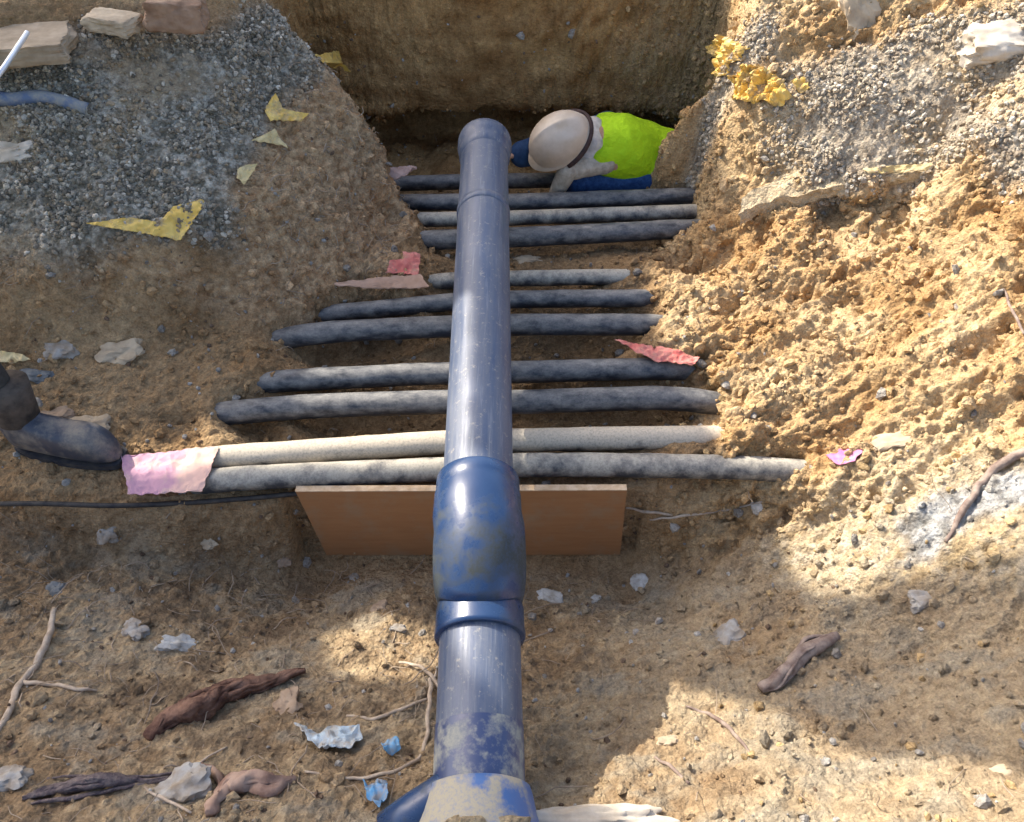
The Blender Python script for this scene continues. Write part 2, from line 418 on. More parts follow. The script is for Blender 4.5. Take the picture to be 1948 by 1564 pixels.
amp += R*(.040*st1+rm*(.026*np.abs(bl)+.010*np.abs(bl2)+.009*n3)+.018*st2+.055*fbm(tw+5, 3.4, 3, .5, True)-.34*hole-.02)
amp += (1-right.reshape(-1)*.6)*(1-g)*(.022*np.abs(bl)+.014*np.abs(bl2)+.010*fbm(flat*np.array([.7, 1.4, 1.4])+3, 16, 4, .6, True)-.012)
amp += front.reshape(-1)*(.018*n1+.030*np.clip(fbm(flat+52, 8, 4, .6), -.25, .3)+.012*np.clip(fbm(flat+53, 22, 3, .6, True)-.1, 0, 1))
amp += mbr.reshape(-1)*(.030*fbm(flat+54, 7, 4, .6)+.012*fbm(flat+55, 20, 3, .6, True))
amp += g*(.010*n2+.009*n3+.004*vor)
amp += mbr.reshape(-1)*(.008*n3+.012*n2)
amp += B*(.075*n1+.035*fbm(flat*np.array([.35, 1, 2.2]), 7, 4, .55, True)+.012*n3)
near = np.clip(1-np.hypot(flat[:, 0], flat[:, 1]-2)/6, 0, 1)
inn = np.exp(-((flat[:, 1]-2.2)/1.2)**4)*(np.abs(flat[:, 0]+.05) < .75)*(flat[:, 2] < .05)
amp = amp*near*(1-.35*inn)
flat += fn*amp[:, None]
def dent(px, py, z, sx, sy, sz, push):
    q = at(px, py, z); gq = np.exp(-((flat[:, 0]-q.x)/sx)**2-((flat[:, 1]-q.y)/sy)**2-((flat[:, 2]-q.z)/sz)**2)*(.75+.5*n2)
    flat[:] += gq[:, None]*np.array(push)[None, :]
dent(1590, 412, .26, .17, .10, .07, (.03, .13, -.05))
dent(1460, 425, .18, .06, .07, .05, (.02, .07, -.03))
dent(1605, 575, .2, .10, .045, .06, (.03, .04, -.06))
dent(1870, 640, .4, .05, .08, .07, (.05, .02, -.05))
dent(1740, 545, .3, .05, .03, .05, (.03, .02, -.04))
dent(1120, 790, -.1, .5, .03, .06, (0, 0, -.03))
dent(330, 800, .0, .14, .02, .06, (0, 0, -.04))
# kept clear where the plywood stands
brd = (np.abs(flat[:, 0]+.16) < .62) & (flat[:, 1] > 1.49) & (flat[:, 1] < 1.60) & (flat[:, 2] > -.38)
flat[brd, 1] = np.maximum(flat[brd, 1], 1.562)
# albedo
def c3(*c): return np.array(c)[None, :]
ns = fbm(flat, 3.2, 4); nf = fbm(flat+3, 24, 4, .65); ng = fbm(flat+7, 70, 2, .7)
def lerp(a, b, t): t = np.clip(t, 0, 1)[:, None]; return a*(1-t)+b*t
base = lerp(c3(.30, .195, .105), c3(.46, .33, .195), .5+ns*1.4)
sand = lerp(c3(.48, .31, .155), c3(.64, .49, .30), .5+ns*1.6+nf*.4)
sand = lerp(sand, c3(.30, .15, .07)+0*sand, np.clip(nf*2.4-.6, 0, .6))
c = lerp(base, sand, right.reshape(-1)*np.clip(1.15-front.reshape(-1)*.75, 0, 1))
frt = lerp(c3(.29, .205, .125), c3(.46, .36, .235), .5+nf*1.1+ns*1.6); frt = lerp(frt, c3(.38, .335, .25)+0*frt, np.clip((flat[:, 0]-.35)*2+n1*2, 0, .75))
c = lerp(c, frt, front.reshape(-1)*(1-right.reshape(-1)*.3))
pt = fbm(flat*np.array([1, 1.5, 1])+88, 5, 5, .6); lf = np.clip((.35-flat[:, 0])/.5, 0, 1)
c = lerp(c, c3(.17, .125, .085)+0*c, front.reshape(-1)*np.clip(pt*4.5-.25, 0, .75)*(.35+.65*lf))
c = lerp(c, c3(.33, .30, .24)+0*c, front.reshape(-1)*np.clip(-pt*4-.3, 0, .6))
brown = lerp(c3(.34, .21, .115), c3(.66, .48, .30), .5+nf*1.5)
c = lerp(c, brown, mbr.reshape(-1)*.9)
gl = lerp(c3(.20, .19, .155), c3(.58, .55, .48), .45+nf*2.0+ng*1.4+ns); gl = lerp(gl, c3(.38, .30, .20)+0*gl, np.clip(ns*4-.1, 0, .8))
c = lerp(c, gl, mgL.reshape(-1)*.93)
gr = lerp(c3(.30, .26, .21), c3(.62, .56, .46), .5+nf*1.5+ng*.9); gr = lerp(gr, sand, np.clip(ns*3-.1, 0, .6))
c = lerp(c, gr, mgR.reshape(-1)*.9)
pale = lerp(c3(.44, .34, .20), c3(.62, .55, .43), .5+nf*1.5+ns)
c = lerp(c, pale, mpale.reshape(-1)*.75*(front.reshape(-1)*.6+.4))
c = lerp(c, lerp(c3(.18, .20, .22), c3(.5, .53, .56), .5+nf*2), mgrey2.reshape(-1)*.8)
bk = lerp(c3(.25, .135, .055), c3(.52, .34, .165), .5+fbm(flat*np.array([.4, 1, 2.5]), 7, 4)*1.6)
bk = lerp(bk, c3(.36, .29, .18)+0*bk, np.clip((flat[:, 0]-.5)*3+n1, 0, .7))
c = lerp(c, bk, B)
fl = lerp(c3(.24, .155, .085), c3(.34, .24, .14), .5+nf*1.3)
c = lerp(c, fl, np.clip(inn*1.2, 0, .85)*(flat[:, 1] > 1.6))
lum = c.mean(1, keepdims=True); c = np.clip(lum+(c-lum)*1.06, .02, .85)
ny, nx = X.shape
idx = np.arange(ny*nx).reshape(ny, nx)
quads = np.stack([idx[:-1, :-1], idx[:-1, 1:], idx[1:, 1:], idx[1:, :-1]], -1).reshape(-1, 4)
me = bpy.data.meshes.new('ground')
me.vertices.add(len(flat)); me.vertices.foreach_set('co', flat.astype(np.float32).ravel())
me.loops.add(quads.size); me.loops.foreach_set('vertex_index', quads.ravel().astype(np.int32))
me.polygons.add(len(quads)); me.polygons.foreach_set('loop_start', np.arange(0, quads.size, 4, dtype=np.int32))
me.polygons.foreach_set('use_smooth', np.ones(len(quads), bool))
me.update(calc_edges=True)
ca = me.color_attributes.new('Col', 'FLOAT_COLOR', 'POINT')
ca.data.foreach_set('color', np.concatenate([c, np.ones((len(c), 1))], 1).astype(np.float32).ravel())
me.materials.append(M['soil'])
ground = bpy.data.objects.new('ground', me); col.objects.link(ground); tag(ground, kind='structure')
# ray look-up on a thinned copy of the sheet
st = 2
sub = idx[::st, ::st]; sv = flat[sub.ravel()]; sy, sx = sub.shape
si = np.arange(sy*sx).reshape(sy, sx)
sf = np.stack([si[:-1, :-1], si[:-1, 1:], si[1:, 1:], si[1:, :-1]], -1).reshape(-1, 4)
bvh = BVHTree.FromPolygons(sv.tolist(), sf.tolist())
O = Vector((0, 0, CZ))
def hit(px, py):
    r = ray(px, py).normalized(); p, n, _, _ = bvh.ray_cast(O, r)
    return p, n
def down(x, y, z=3):
    p, n, _, _ = bvh.ray_cast(Vector((x, y, z)), Vector((0, 0, -1)))
    return p, n
#SUN BLOCKER
# ------------------------------------------------------------------ added, unseen tarpaulin on two poles, cut to cast the shade patches
# outline and holes in cells of 6 cm (column, row from the top)
BLOCKER_OUT = [(15,11.5),(19,11.5),(20,13),(19.5,16),(20,18.5),(22.5,20.3),(27,20.5),(28,17),(28.5,14),(28,11),(29.5,8),(30.5,4),(35,3.6),(38,5),(40.3,6.5),(40.7,9),(39.6,11.5),(38.2,13.5),(37,15),(36.8,18),(38,19.5),(40.3,21),(42,23.2),(45,25),(47,26.8),(49.5,28.4),(51,27.8),(54,26.8),(56,25),(59,24.6),(60,26),(63,25),(65.5,25.2),(66.5,28),(68.5,30),(69,32),(67,34),(65.5,36.5),(58,39.5),(50,40),(45,41),(38,42),(32,43),(26,44.5),(20.5,46),(15,45.8),(12,44),(8,43.5),(6.5,41),(7,38.5),(5,36.5),(3.5,34.5),(2,31),(2.2,27),(3,24.5),(5,21.5),(8,19.7),(10.5,18.5),(12,15),(13,13)]
BLOCKER_HOLES = [[(38,27.8),(36.5,29.5),(34.5,32),(32,34),(29.5,35),(27,35),(27,33.5),(29,32),(31.5,30.5),(33,29.2),(34.8,28.8),(36.3,27.9)], [(20,26),(23.3,27.2),(23.6,29.2),(20.8,32),(18.9,31.6),(17.7,28.4)], [(17.3,36.3),(22,33.2),(30,27),(31.5,29.4),(23,36.2),(19,38.2)],
 [(35.4,25.0),(34.3,27),(20.8,19.7),(22,17.5)]]
TU0, TV0, TS = -34, -20, .06
def blocker():
    nu, nv = 76, 49
    k = 5; cy, cx0 = np.mgrid[0:nv*k, 0:nu*k]/k
    pp = np.stack([cx0.ravel()*.7, cy.ravel()*.7, np.zeros(cx0.size)], 1)
    fx = cx0-.4+(fbm(pp, 1.0, 3)*.45).reshape(cx0.shape); fy = (nv-1)-(cy-.4)+(fbm(pp+40, 1.0, 3)*.45).reshape(cx0.shape)
    on = inpoly(fx, fy, BLOCKER_OUT)
    for h in BLOCKER_HOLES: on &= ~inpoly(fx, fy, h)
    C_ = Vector((0, 1.8, 0))+SUN*6.6; U_ = Vector((SUN_DIR.y, -SUN_DIR.x, 0)); V_ = U_.cross(SUN); V_ = V_ if V_.z > 0 else -V_
    uu = (np.arange(nu*k+1)/k-.5+TU0)*TS; vv = (np.arange(nv*k+1)/k-.5+TV0)*TS
    Ug, Vg = np.meshgrid(uu, vv); Pp = np.array(C_)+Ug[..., None]*np.array(U_)+Vg[..., None]*np.array(V_)
    Pp = Pp+np.array(SUN)*(fbm(Pp.reshape(-1, 3), 1.6, 3).reshape(Ug.shape)*.10)[..., None]
    ix = np.arange(Ug.size).reshape(Ug.shape); q = np.stack([ix[:-1, :-1], ix[:-1, 1:], ix[1:, 1:], ix[1:, :-1]], -1)[on]
    used = np.unique(q); mp = -np.ones(Ug.size, int); mp[used] = np.arange(len(used))
    root = empty('blocker', (-3.4, 4.0, .9), 'added unseen tarpaulin strung on two poles beyond the left bank, above the pit', 'blocker')
    o = build('blocker_sheet', Pp.reshape(-1, 3)[used].tolist(), mp[q].tolist(), basic('blocker_mat', (.12,.10,.07), (.20,.17,.12), 8, .9), root)
    m = o.modifiers.new('solidify', 'SOLIDIFY'); m.thickness = .002
    pm = basic('blocker_pole', (.3,.3,.3), (.4,.4,.4), 8, .5)
    lft = C_+U_*(-1.9)+V_*.1; rgt = C_+U_*2.05+V_*(-.2)
    for p in (lft, rgt): MB().tube([(p.x, p.y, .5), (p.x, p.y, p.z+.3)], .024, 12).build('blocker_pole', pm, root)
blocker()
#END SUN BLOCKER
# ------------------------------------------------------------------ the blue pipe run
PX = lambda y: -.075-.02*(y-.5) if y < 1.2 else -.095+(-.012)*(y-1.2)
pr = empty('drain_pipe', (-.09, 1.3, .34), 'long grey-blue drain pipe with blue elbow running over the rows of black conduits', 'pipe')
def run(pts, seg=48): 
    p = [Vector((PX(y), y, z)) for y, z, r in pts]; return MB().tube(p, [q[2] for q in pts], seg, cap=False)
def ring_pts(a, b, r0, r1, n): return [(a[0]+(b[0]-a[0])*k/n, a[1]+(b[1]-a[1])*k/n, r0+(r1-r0)*k/n) for k in range(n+1)]
run(ring_pts((3.02, .34), (1.25, .34), .0995, .0995, 30)).build('long_pipe', M['pipe'], pr)
run([(2.62, .34, .0995), (2.618, .34, .1035), (2.60, .34, .104), (2.582, .34, .1035), (2.58, .34, .0995)]).build('joint_ring', M['pipe'], pr)
run([(3.13,.34,.094),(3.13,.34,.113),(3.115,.34,.116),(3.07,.34,.116),(3.06,.34,.110),(3.03,.34,.109),(3.0,.34,.107),(2.99,.34,.0995)]).build('end_socket', M['pipe'], pr)
el = [(1.325,.34,.0995),(1.322,.34,.112),(1.316,.34,.117),(1.285,.34,.1175),(1.275,.34,.116),(1.262,.34,.1205),(1.20,.339,.122),(1.16,.336,.123),(1.12,.329,.124),(1.085,.316,.1245),(1.055,.299,.1245),(1.032,.282,.123),(1.012,.265,.120),(.998,.254,.116),(.985,.249,.112),(.97,.246,.107)]
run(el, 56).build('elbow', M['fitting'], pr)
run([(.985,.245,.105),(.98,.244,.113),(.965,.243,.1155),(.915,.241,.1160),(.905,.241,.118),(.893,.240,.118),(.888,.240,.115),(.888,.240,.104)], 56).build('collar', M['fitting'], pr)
run(ring_pts((.91, .240), (.66, .236), .1045, .1045, 8)).build('short_pipe', M['pipe'], pr)
run(ring_pts((.668, .236), (.40, .228), .1062, .1062, 8)).build('short_pipe', M['pipe_muddy'], pr)
cp = run([(.535,.231,.106),(.53,.231,.118),(.51,.231,.124),(.47,.228,.132),(.42,.226,.148),(.38,.225,.150),(.30,.224,.150),(.2,.224,.150)])
cp.build('coupling', M['coupling'], pr)
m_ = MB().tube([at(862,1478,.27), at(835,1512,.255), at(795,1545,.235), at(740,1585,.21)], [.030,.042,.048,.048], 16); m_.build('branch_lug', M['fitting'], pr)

# ------------------------------------------------------------------ conduits
def conduit(pts, label, m, r=.039, seed=0):
    w3 = [at(*p) for p in pts]; sp = spline(w3, 10)
    o = MB().tube(sp, r, 20, wob=.05, seed=seed).build('conduit', m)
    tag(o, label, 'conduit', 'black conduits crossing the trench'); return o
Cn, Cd, Ch = M['conduit'], M['conduit_dusty'], M['conduit_part']
conduit([(370,918,-.02),(450,911,.0),(600,903,.004),(840,893,.0),(990,885,0),(1250,886,0),(1450,892,-.01),(1600,905,-.06)], 'nearest dusty conduit, just behind the top edge of the plywood board', Ch, .042, 1)
conduit([(370,876,-.02),(430,870,0),(600,858,0),(840,842,0),(985,838,0),(1330,832,0),(1520,835,-.06)], 'pale dust-coated conduit, second from the plywood board', Cd, .042, 2)
conduit([(330,805,-.09),(440,786,-.01),(600,773,0),(840,765,0),(985,765,0),(1270,758,0),(1420,778,-.06)], 'black conduit just behind the pale dusty pair', Cn, .045, 3)
conduit([(440,742,-.04),(520,727,0),(650,719,0),(850,710,0),(985,708,0),(1230,702,0),(1340,706,-.05)], 'black conduit under the tip of the red strip on the right', Cn, .043, 4)
conduit([(470,668,-.08),(540,645,-.02),(620,633,0),(740,626,0),(860,621,0),(975,618,0),(1220,618,0),(1300,625,-.05)], 'black conduit over the deep dark hollow, nearest of the middle three', Cn, .044, 5)
conduit([(560,604,-.04),(700,590,-.02),(860,575,-.005),(975,570,0),(1225,568,0),(1290,575,-.05)], 'half-buried conduit in the middle of the middle three', Cn, .037, 6)
conduit([(780,540,-.04),(860,534,-.01),(975,530,0),(1200,527,0),(1280,530,-.05)], 'conduit beside the red plate, farthest of the middle three', Ch, .034, 7)
conduit([(760,460,-.03),(870,455,0),(975,452,0),(1180,442,0),(1300,436,-.01),(1370,436,-.07)], 'conduit in the far trio, nearest of its three', Cn, .044, 8)
conduit([(760,419,-.02),(870,417,0),(975,415,0),(1280,404,0),(1350,402,-.04)], 'conduit in the far trio, middle one', Ch, .034, 9)
conduit([(760,386,-.02),(870,385,0),(975,385,0),(1290,374,0),(1350,372,-.05)], 'conduit in the far trio, closest to the crouching worker', Cn, .040, 10)
conduit([(740,350,-.12),(870,346,-.1),(975,344,-.1),(1100,343,-.1),(1330,340,-.12)], 'dark conduit low in the shade beneath the crouching worker', Cn, .038, 11)
# thin cable along the pit edge
pts = [(-120,962,.02),(60,958,.015),(210,962,.0),(330,958,-.035),(450,950,-.05),(580,938,-.05)]
tag(MB().tube(spline([at(*p) for p in pts], 8), .009, 8).build('cable', basic('cable_black', (.02,.02,.022), (.07,.06,.05), 30, .6)), 'thin black cable along the pit edge by the boot', 'cable')

# ------------------------------------------------------------------ plywood board
def plyboard():
    m, nt, b = mat('plywood_face')
    tc = N(nt, 'ShaderNodeTexCoord'); mp = N(nt, 'ShaderNodeMapping'); mp.inputs['Scale'].default_value = (1.2, 1, 9); nt.links.new(tc.outputs['Object'], mp.inputs[0])
    f = nz(nt, 5, 6, .6, vec=mp.outputs[0])
    c = ramp(nt, f, [(.25, (.36, .165, .065)), (.75, (.43, .215, .09))])
    c = mix(nt, ramp(nt, nz(nt, 7, 8, .7), [(.5, 0), (.72, .7)]), c, (.36, .26, .16)); nt.links.new(c, b.inputs['Base Color']); b.inputs['Roughness'].default_value = .65
    o = empty('plywood_board', (-.16, 1.53, -.2), 'orange-brown plywood board standing on edge under the blue elbow', 'board')
    a = [(-.722, 0.0), (.382, .008), (.402, -.405), (-.69, -.41)]
    vs = [(x, 1.522, z) for x, z in a]+[(x, 1.540, z) for x, z in a]
    build('board_face', vs, [(3, 2, 1, 0), (4, 5, 6, 7), (1, 2, 6, 5), (2, 3, 7, 6), (3, 0, 4, 7), (0, 1, 5, 4)], m, o, smooth=False)
    e = basic('plywood_edge', (.50, .34, .20), (.66, .50, .33), 40, .8)
    vs = [(-.722,1.5195,.0005),(.382,1.5195,.0085),(.382,1.5425,.0085),(-.722,1.5425,.0005)]; vs2 = [(x, y, z+.004) for x, y, z in vs]
    build('edge_strip', vs+vs2, [(3,2,1,0),(4,5,6,7),(0,1,5,4),(1,2,6,5),(2,3,7,6),(3,0,4,7)], e, o, smooth=False)
plyboard()

# ------------------------------------------------------------------ people
def hand(mb, wrist, d, up, s=1.0, curl=.6, side=1):
    d = Vector(d).normalized(); up = Vector(up); up = (up-d*up.dot(d)).normalized(); lat = d.cross(up)*side
    w_ = Vector(wrist); palm = w_+d*.085*s
    for k in range(4):
        o = (k-1.5)*.019*s
        mb.capsule(w_+lat*o*.5, palm+lat*o, .016*s, .0125*s, 10)
        p = palm+lat*o; a = 0; L = (.040, .046, .043, .033)[k]*s
        for j in range(3):
            a += curl*(.7, 1, .8)[j]
            q = p+(d*math.cos(a)-up*math.sin(a))*L*(1, .7, .55)[j]
            mb.capsule(p, q, (.0095-.001*j)*s, (.0088-.001*j)*s, 8); p = q
    t0 = w_+d*.025*s+lat*.024*s*-1; t1 = t0+(d*.6-lat*.8-up*.3).normalized()*.038*s; t2 = t1+(d*.85-lat*.2-up*.6).normalized()*.03*s
    mb.capsule(t0, t1, .013*s, .011*s, 10); mb.capsule(t1, t2, .0105*s, .009*s, 10)
def figure(J, radii, hands):
    b = MB(); g = lambda k: Vector(J[k])
    for a, c, ra, rb in radii: b.capsule(g(a), g(c), ra, rb, 18)
    h = g('head'); cr = Vector(J['crown']).normalized(); fc = Vector(J['face']); fc = (fc-cr*fc.dot(cr)).normalized(); lt = cr.cross(fc)
    rot = Matrix((lt, fc, cr)).transposed()
    b.ellipsoid(h, (.075, .095, .115), rot)
    b.ellipsoid(h-cr*.055+fc*.035, (.052, .055, .06), rot)                 # jaw
    b.capsule(h+fc*.088+cr*.012, h+fc*.108-cr*.022, .009, .014, 10)        # nose
    for s in (-1, 1):
        b.ellipsoid(h+lt*s*.076-cr*.005, (.010, .020, .032), rot, 2)        # ears
        b.ellipsoid(h+lt*s*.03+fc*.088+cr*.02, (.018, .010, .008), rot, 2)  # brows
    b.ellipsoid(h+fc*.088-cr*.055, (.024, .008, .007), rot, 2)              # mouth
    for hd in hands: hand(b, *hd)
    return b, rot
skin = basic('skin', (.36, .20, .13), (.46, .28, .19), 30, .55, .15)
denim = basic('blue_denim', (.012, .04, .13), (.03, .085, .22), 60, .85, .4)
lime = basic('lime_fabric', (.34, .58, .005), (.46, .74, .012), 9, .75, 1.0, .02, detail=3)
greyfab = basic('grey_fabric', (.42, .38, .34), (.62, .57, .52), 30, .9, .3)
navy = basic('navy_fabric', (.01, .03, .08), (.02, .055, .13), 40, .85, .3)
glove = basic('dusty_glove', (.34, .30, .24), (.52, .47, .38), 40, .9, .4)
hatm = basic('dusty_white_shell', (.46,.37,.27), (.62,.53,.43), 9, .42, .1, .003, .5)
strapm = basic('dark_band', (.03, .018, .018), (.07, .04, .035), 50, .7)
rubber = dusty('grey_rubber', (.028, .036, .058), (.26, .22, .17), 10, .48, .66, .38, .15, base2=(.05, .058, .075))
darkcloth = basic('dark_trousers', (.03, .028, .026), (.09, .08, .07), 26, .9, .5)

# crouching worker
J = dict(head=(.235,3.33,.225), crown=(-.55,-.50,.67), face=(-.55,.1,-.6), neck=(.36,3.39,.20), chest=(.50,3.44,.135), belly=(.64,3.50,.05), pelvis=(.755,3.53,-.04),
 shN=(.48,3.34,.13), elN=(.262,3.255,.13), wrN=(.213,3.29,-.02), shF=(.46,3.58,.17), elF=(.24,3.60,.06), wrF=(.07,3.44,.10),
 hipN=(.72,3.41,-.01), knN=(.31,3.36,.0), anN=(.66,3.40,-.20), toN=(.80,3.42,-.22), hipF=(.74,3.63,-.06), knF=(.36,3.70,-.08), anF=(.70,3.68,-.2), toF=(.84,3.68,-.22))
RD = [('neck','head',.055,.06),('neck','chest',.07,.13),('chest','belly',.14,.135),('belly','pelvis',.135,.14),('shN','chest',.06,.1),('shF','chest',.06,.1),
 ('shN','elN',.052,.042),('elN','wrN',.042,.028),('shF','elF',.052,.042),('elF','wrF',.042,.028),
 ('pelvis','hipN',.12,.09),('hipN','knN',.085,.058),('knN','anN',.055,.038),('anN','toN',.038,.03),('pelvis','hipF',.12,.09),('hipF','knF',.085,.058),('knF','anF',.055,.038),('anF','toF',.038,.03)]
root = empty('person', (.5, 3.45, -.27), 'worker crouching in the trench beyond the conduits, in lime vest and pale hard hat', 'person')
b, hr = figure(J, RD, [(J['wrN'], (-.05,.12,-1), (0,-1,0), 1.0, .5, 1), (J['wrF'], (-1,-.25,.1), (0,.2,1), 1.0, .6, -1)])
b.build('body', skin, root, remesh=.006, sm=3)
def cloth(name, segs, m, vox=.008, sm=6, extra=None):
    q = MB()
    for a, c, ra, rb in segs: q.capsule(Vector(J[a]) if isinstance(a, str) else a, Vector(J[c]) if isinstance(c, str) else c, ra, rb, 20)
    if extra: extra(q)
    o = q.build(name, m, root, remesh=vox, sm=sm)
    tx = bpy.data.textures.get('folds') or bpy.data.textures.new('folds', 'CLOUDS'); tx.noise_scale = .13; tx.noise_depth = 2
    d = o.modifiers.new('folds', 'DISPLACE'); d.texture = tx; d.strength = .022; d.mid_level = .5; d.texture_coords = 'LOCAL'
    return o
cloth('vest', [('chest','belly',.160,.166),('belly','pelvis',.166,.158),(Vector((.43,3.42,.14)),'chest',.125,.155),(Vector((.44,3.36,.13)),'chest',.078,.13),(Vector((.46,3.56,.16)),'chest',.085,.13),(Vector((.47,3.35,.145)),Vector((.40,3.315,.15)),.07,.058),
  ('pelvis',Vector((.85,3.48,-.06)),.165,.15),('belly',Vector((.82,3.47,.0)),.165,.165)], lime)
cloth('jeans', [('hipN','knN',.100,.075),('knN','anN',.07,.055),('hipF','knF',.1,.075),('knF','anF',.07,.055),('pelvis','hipN',.125,.1)], denim)
cloth('hood', [(Vector((.375,3.35,.20)),Vector((.385,3.44,.225)),.058,.058),(Vector((.36,3.31,.15)),Vector((.375,3.35,.20)),.05,.056)], greyfab, sm=4)
cloth('sleeve', [(Vector((.45,3.33,.135)),Vector((.29,3.262,.125)),.060,.05)], glove, .007)
cloth('sleeve', [('shF','elF',.07,.062),('elF',Vector((.05,3.43,.10)),.072,.062)], navy, .007)
q = MB(); q.capsule(Vector(J['elN']), J['wrN'], .050, .036, 16); hand(q, J['wrN'], (-.05,.12,-1), (0,-1,0), 1.12, .5, 1); q.build('glove', glove, root, remesh=.005, sm=2)
boots = MB()
for s in 'NF': boots.capsule(J['an'+s], J['to'+s], .052, .04, 16)
q = MB(); q.capsule(J['anN'], J['toN'], .052, .04, 16); q.build('shoe', strapm, root, remesh=.007)
q = MB(); q.capsule(J['anF'], J['toF'], .052, .04, 16); q.build('shoe', strapm, root, remesh=.007)
# label on the waistband
lb = at(1140, 333, 0); c0 = Vector((.43, 3.335, .005))
q = MB(); n_ = Vector((0, -.7, .7)); ux = Vector((1, 0, -.12)).normalized(); uy = n_.cross(ux)
pv = [c0+n_*.0+ux*a+uy*b_ for a, b_ in ((-.045, .012), (.03, .018), (.032, -.012), (.0, -.014))]
q.add(pv+[p-n_*.004 for p in pv], [(0,1,2,3),(7,6,5,4),(0,4,5,1),(1,5,6,2),(2,6,7,3),(3,7,4,0)]).build('paper_label', basic('white_label', (.55,.55,.6), (.7,.7,.75), 20), root, smooth=False)
# hard hat (worn: part of the person)
cr = hr @ Vector((0,0,1)); fc = hr @ Vector((0,1,0)); hc = Vector(J['head'])+cr*.025
def hatmesh():
    vs = []; fs = []; n = 48; rows = []
    prof = [(i/14*math.pi/2) for i in range(15)]
    for a in reversed(prof):
        r = []
        for k in range(n):
            t = 2*math.pi*k/n; cx_, sx_ = math.cos(t), math.sin(t)
            R_ = math.cos(a); z_ = math.sin(a)*.135
            ridge = .006*math.exp(-(cx_*R_/.10)**2)*(1 if a > .2 else 0)
            r.append(hr @ Vector((cx_*R_*.118, sx_*R_*.152, z_+ridge))+hc)
        rows.append(r)
    for k2, (ro, dz) in enumerate(((1.02,-.006),(1.05,-.012),(1.06,-.017),(1.03,-.018),(.97,-.012))):
        r = []
        for k in range(n):
            t = 2*math.pi*k/n; f_ = 1+.18*max(0, math.sin(t))**2*(1 if ro > 1.025 else 0)
            r.append(hr @ Vector((math.cos(t)*ro*.118, math.sin(t)*ro*.152*f_, dz))+hc)
        rows.append(r)
    for r in rows: vs += r
    for i in range(len(rows)-1):
        for k in range(n): k2 = (k+1) % n; fs.append((i*n+k, (i+1)*n+k, (i+1)*n+k2, i*n+k2))
    return build('hard_hat', vs, fs, hatm, root)
hh = hatmesh()
pts = [hr @ Vector((math.cos(t)*.125, math.sin(t)*.160, -.022-.01*math.sin(t)))+hc for t in np.linspace(math.pi*.97, math.pi*2.03, 20)]
q = MB().tube(pts, .010, 10, flat=1.3); q.build('headband', strapm, root)

# standing person at the left edge: boot in view, the rest beyond the frame
J = dict(head=(-2.27,1.92,1.62), crown=(.05,-.1,1), face=(.7,-.6,-.3), neck=(-2.29,1.93,1.46), chest=(-2.29,1.93,1.28), belly=(-2.27,1.92,1.10), pelvis=(-2.23,1.90,.93),
 shN=(-2.21,1.74,1.39), elN=(-2.10,1.66,1.12), wrN=(-1.95,1.68,.92), shF=(-2.35,2.12,1.38), elF=(-2.28,2.22,1.10), wrF=(-2.1,2.18,.92),
 hipN=(-2.16,1.82,.88), knN=(-1.73,1.75,.62), anN=(-1.635,1.695,.12), toN=(-1.45,1.66,.06), hipF=(-2.27,2.0,.88), knF=(-2.33,2.06,.58), anF=(-2.46,2.08,.33), toF=(-2.25,2.05,.30))
root = empty('person', (-1.9, 1.8, .05), 'person standing on the ledge at the left edge, one muddy grey rubber boot forward', 'person')
RD2 = [(a, c, ra, rb) for a, c, ra, rb in RD]
b, hr2 = figure(J, RD2, [(J['wrN'], (.5,.1,-.8), (.8,-.3,.5), 1.0, .4, 1), (J['wrF'], (.5,0,-.8), (.8,-.3,.5), 1.0, .4, -1)])
b.build('body', skin, root, remesh=.009, sm=3)
cloth('trousers', [('pelvis','hipN',.15,.12),('hipN','knN',.11,.085),('knN',Vector((-1.665,1.715,.33)),.08,.062),('pelvis','hipF',.15,.12),('hipF','knF',.11,.09),('knF','anF',.085,.07)], darkcloth, .012)
cloth('jacket', [('chest','belly',.175,.16),('belly','pelvis',.16,.17),('shN','chest',.09,.15),('shF','chest',.09,.15),('shN','elN',.075,.062),('elN','wrN',.06,.045),('shF','elF',.075,.062),('elF','wrF',.06,.045)], lime, .012)
shaftm = basic('muddy_shaft', (.03,.024,.02), (.11,.085,.065), 16, .85, .5)
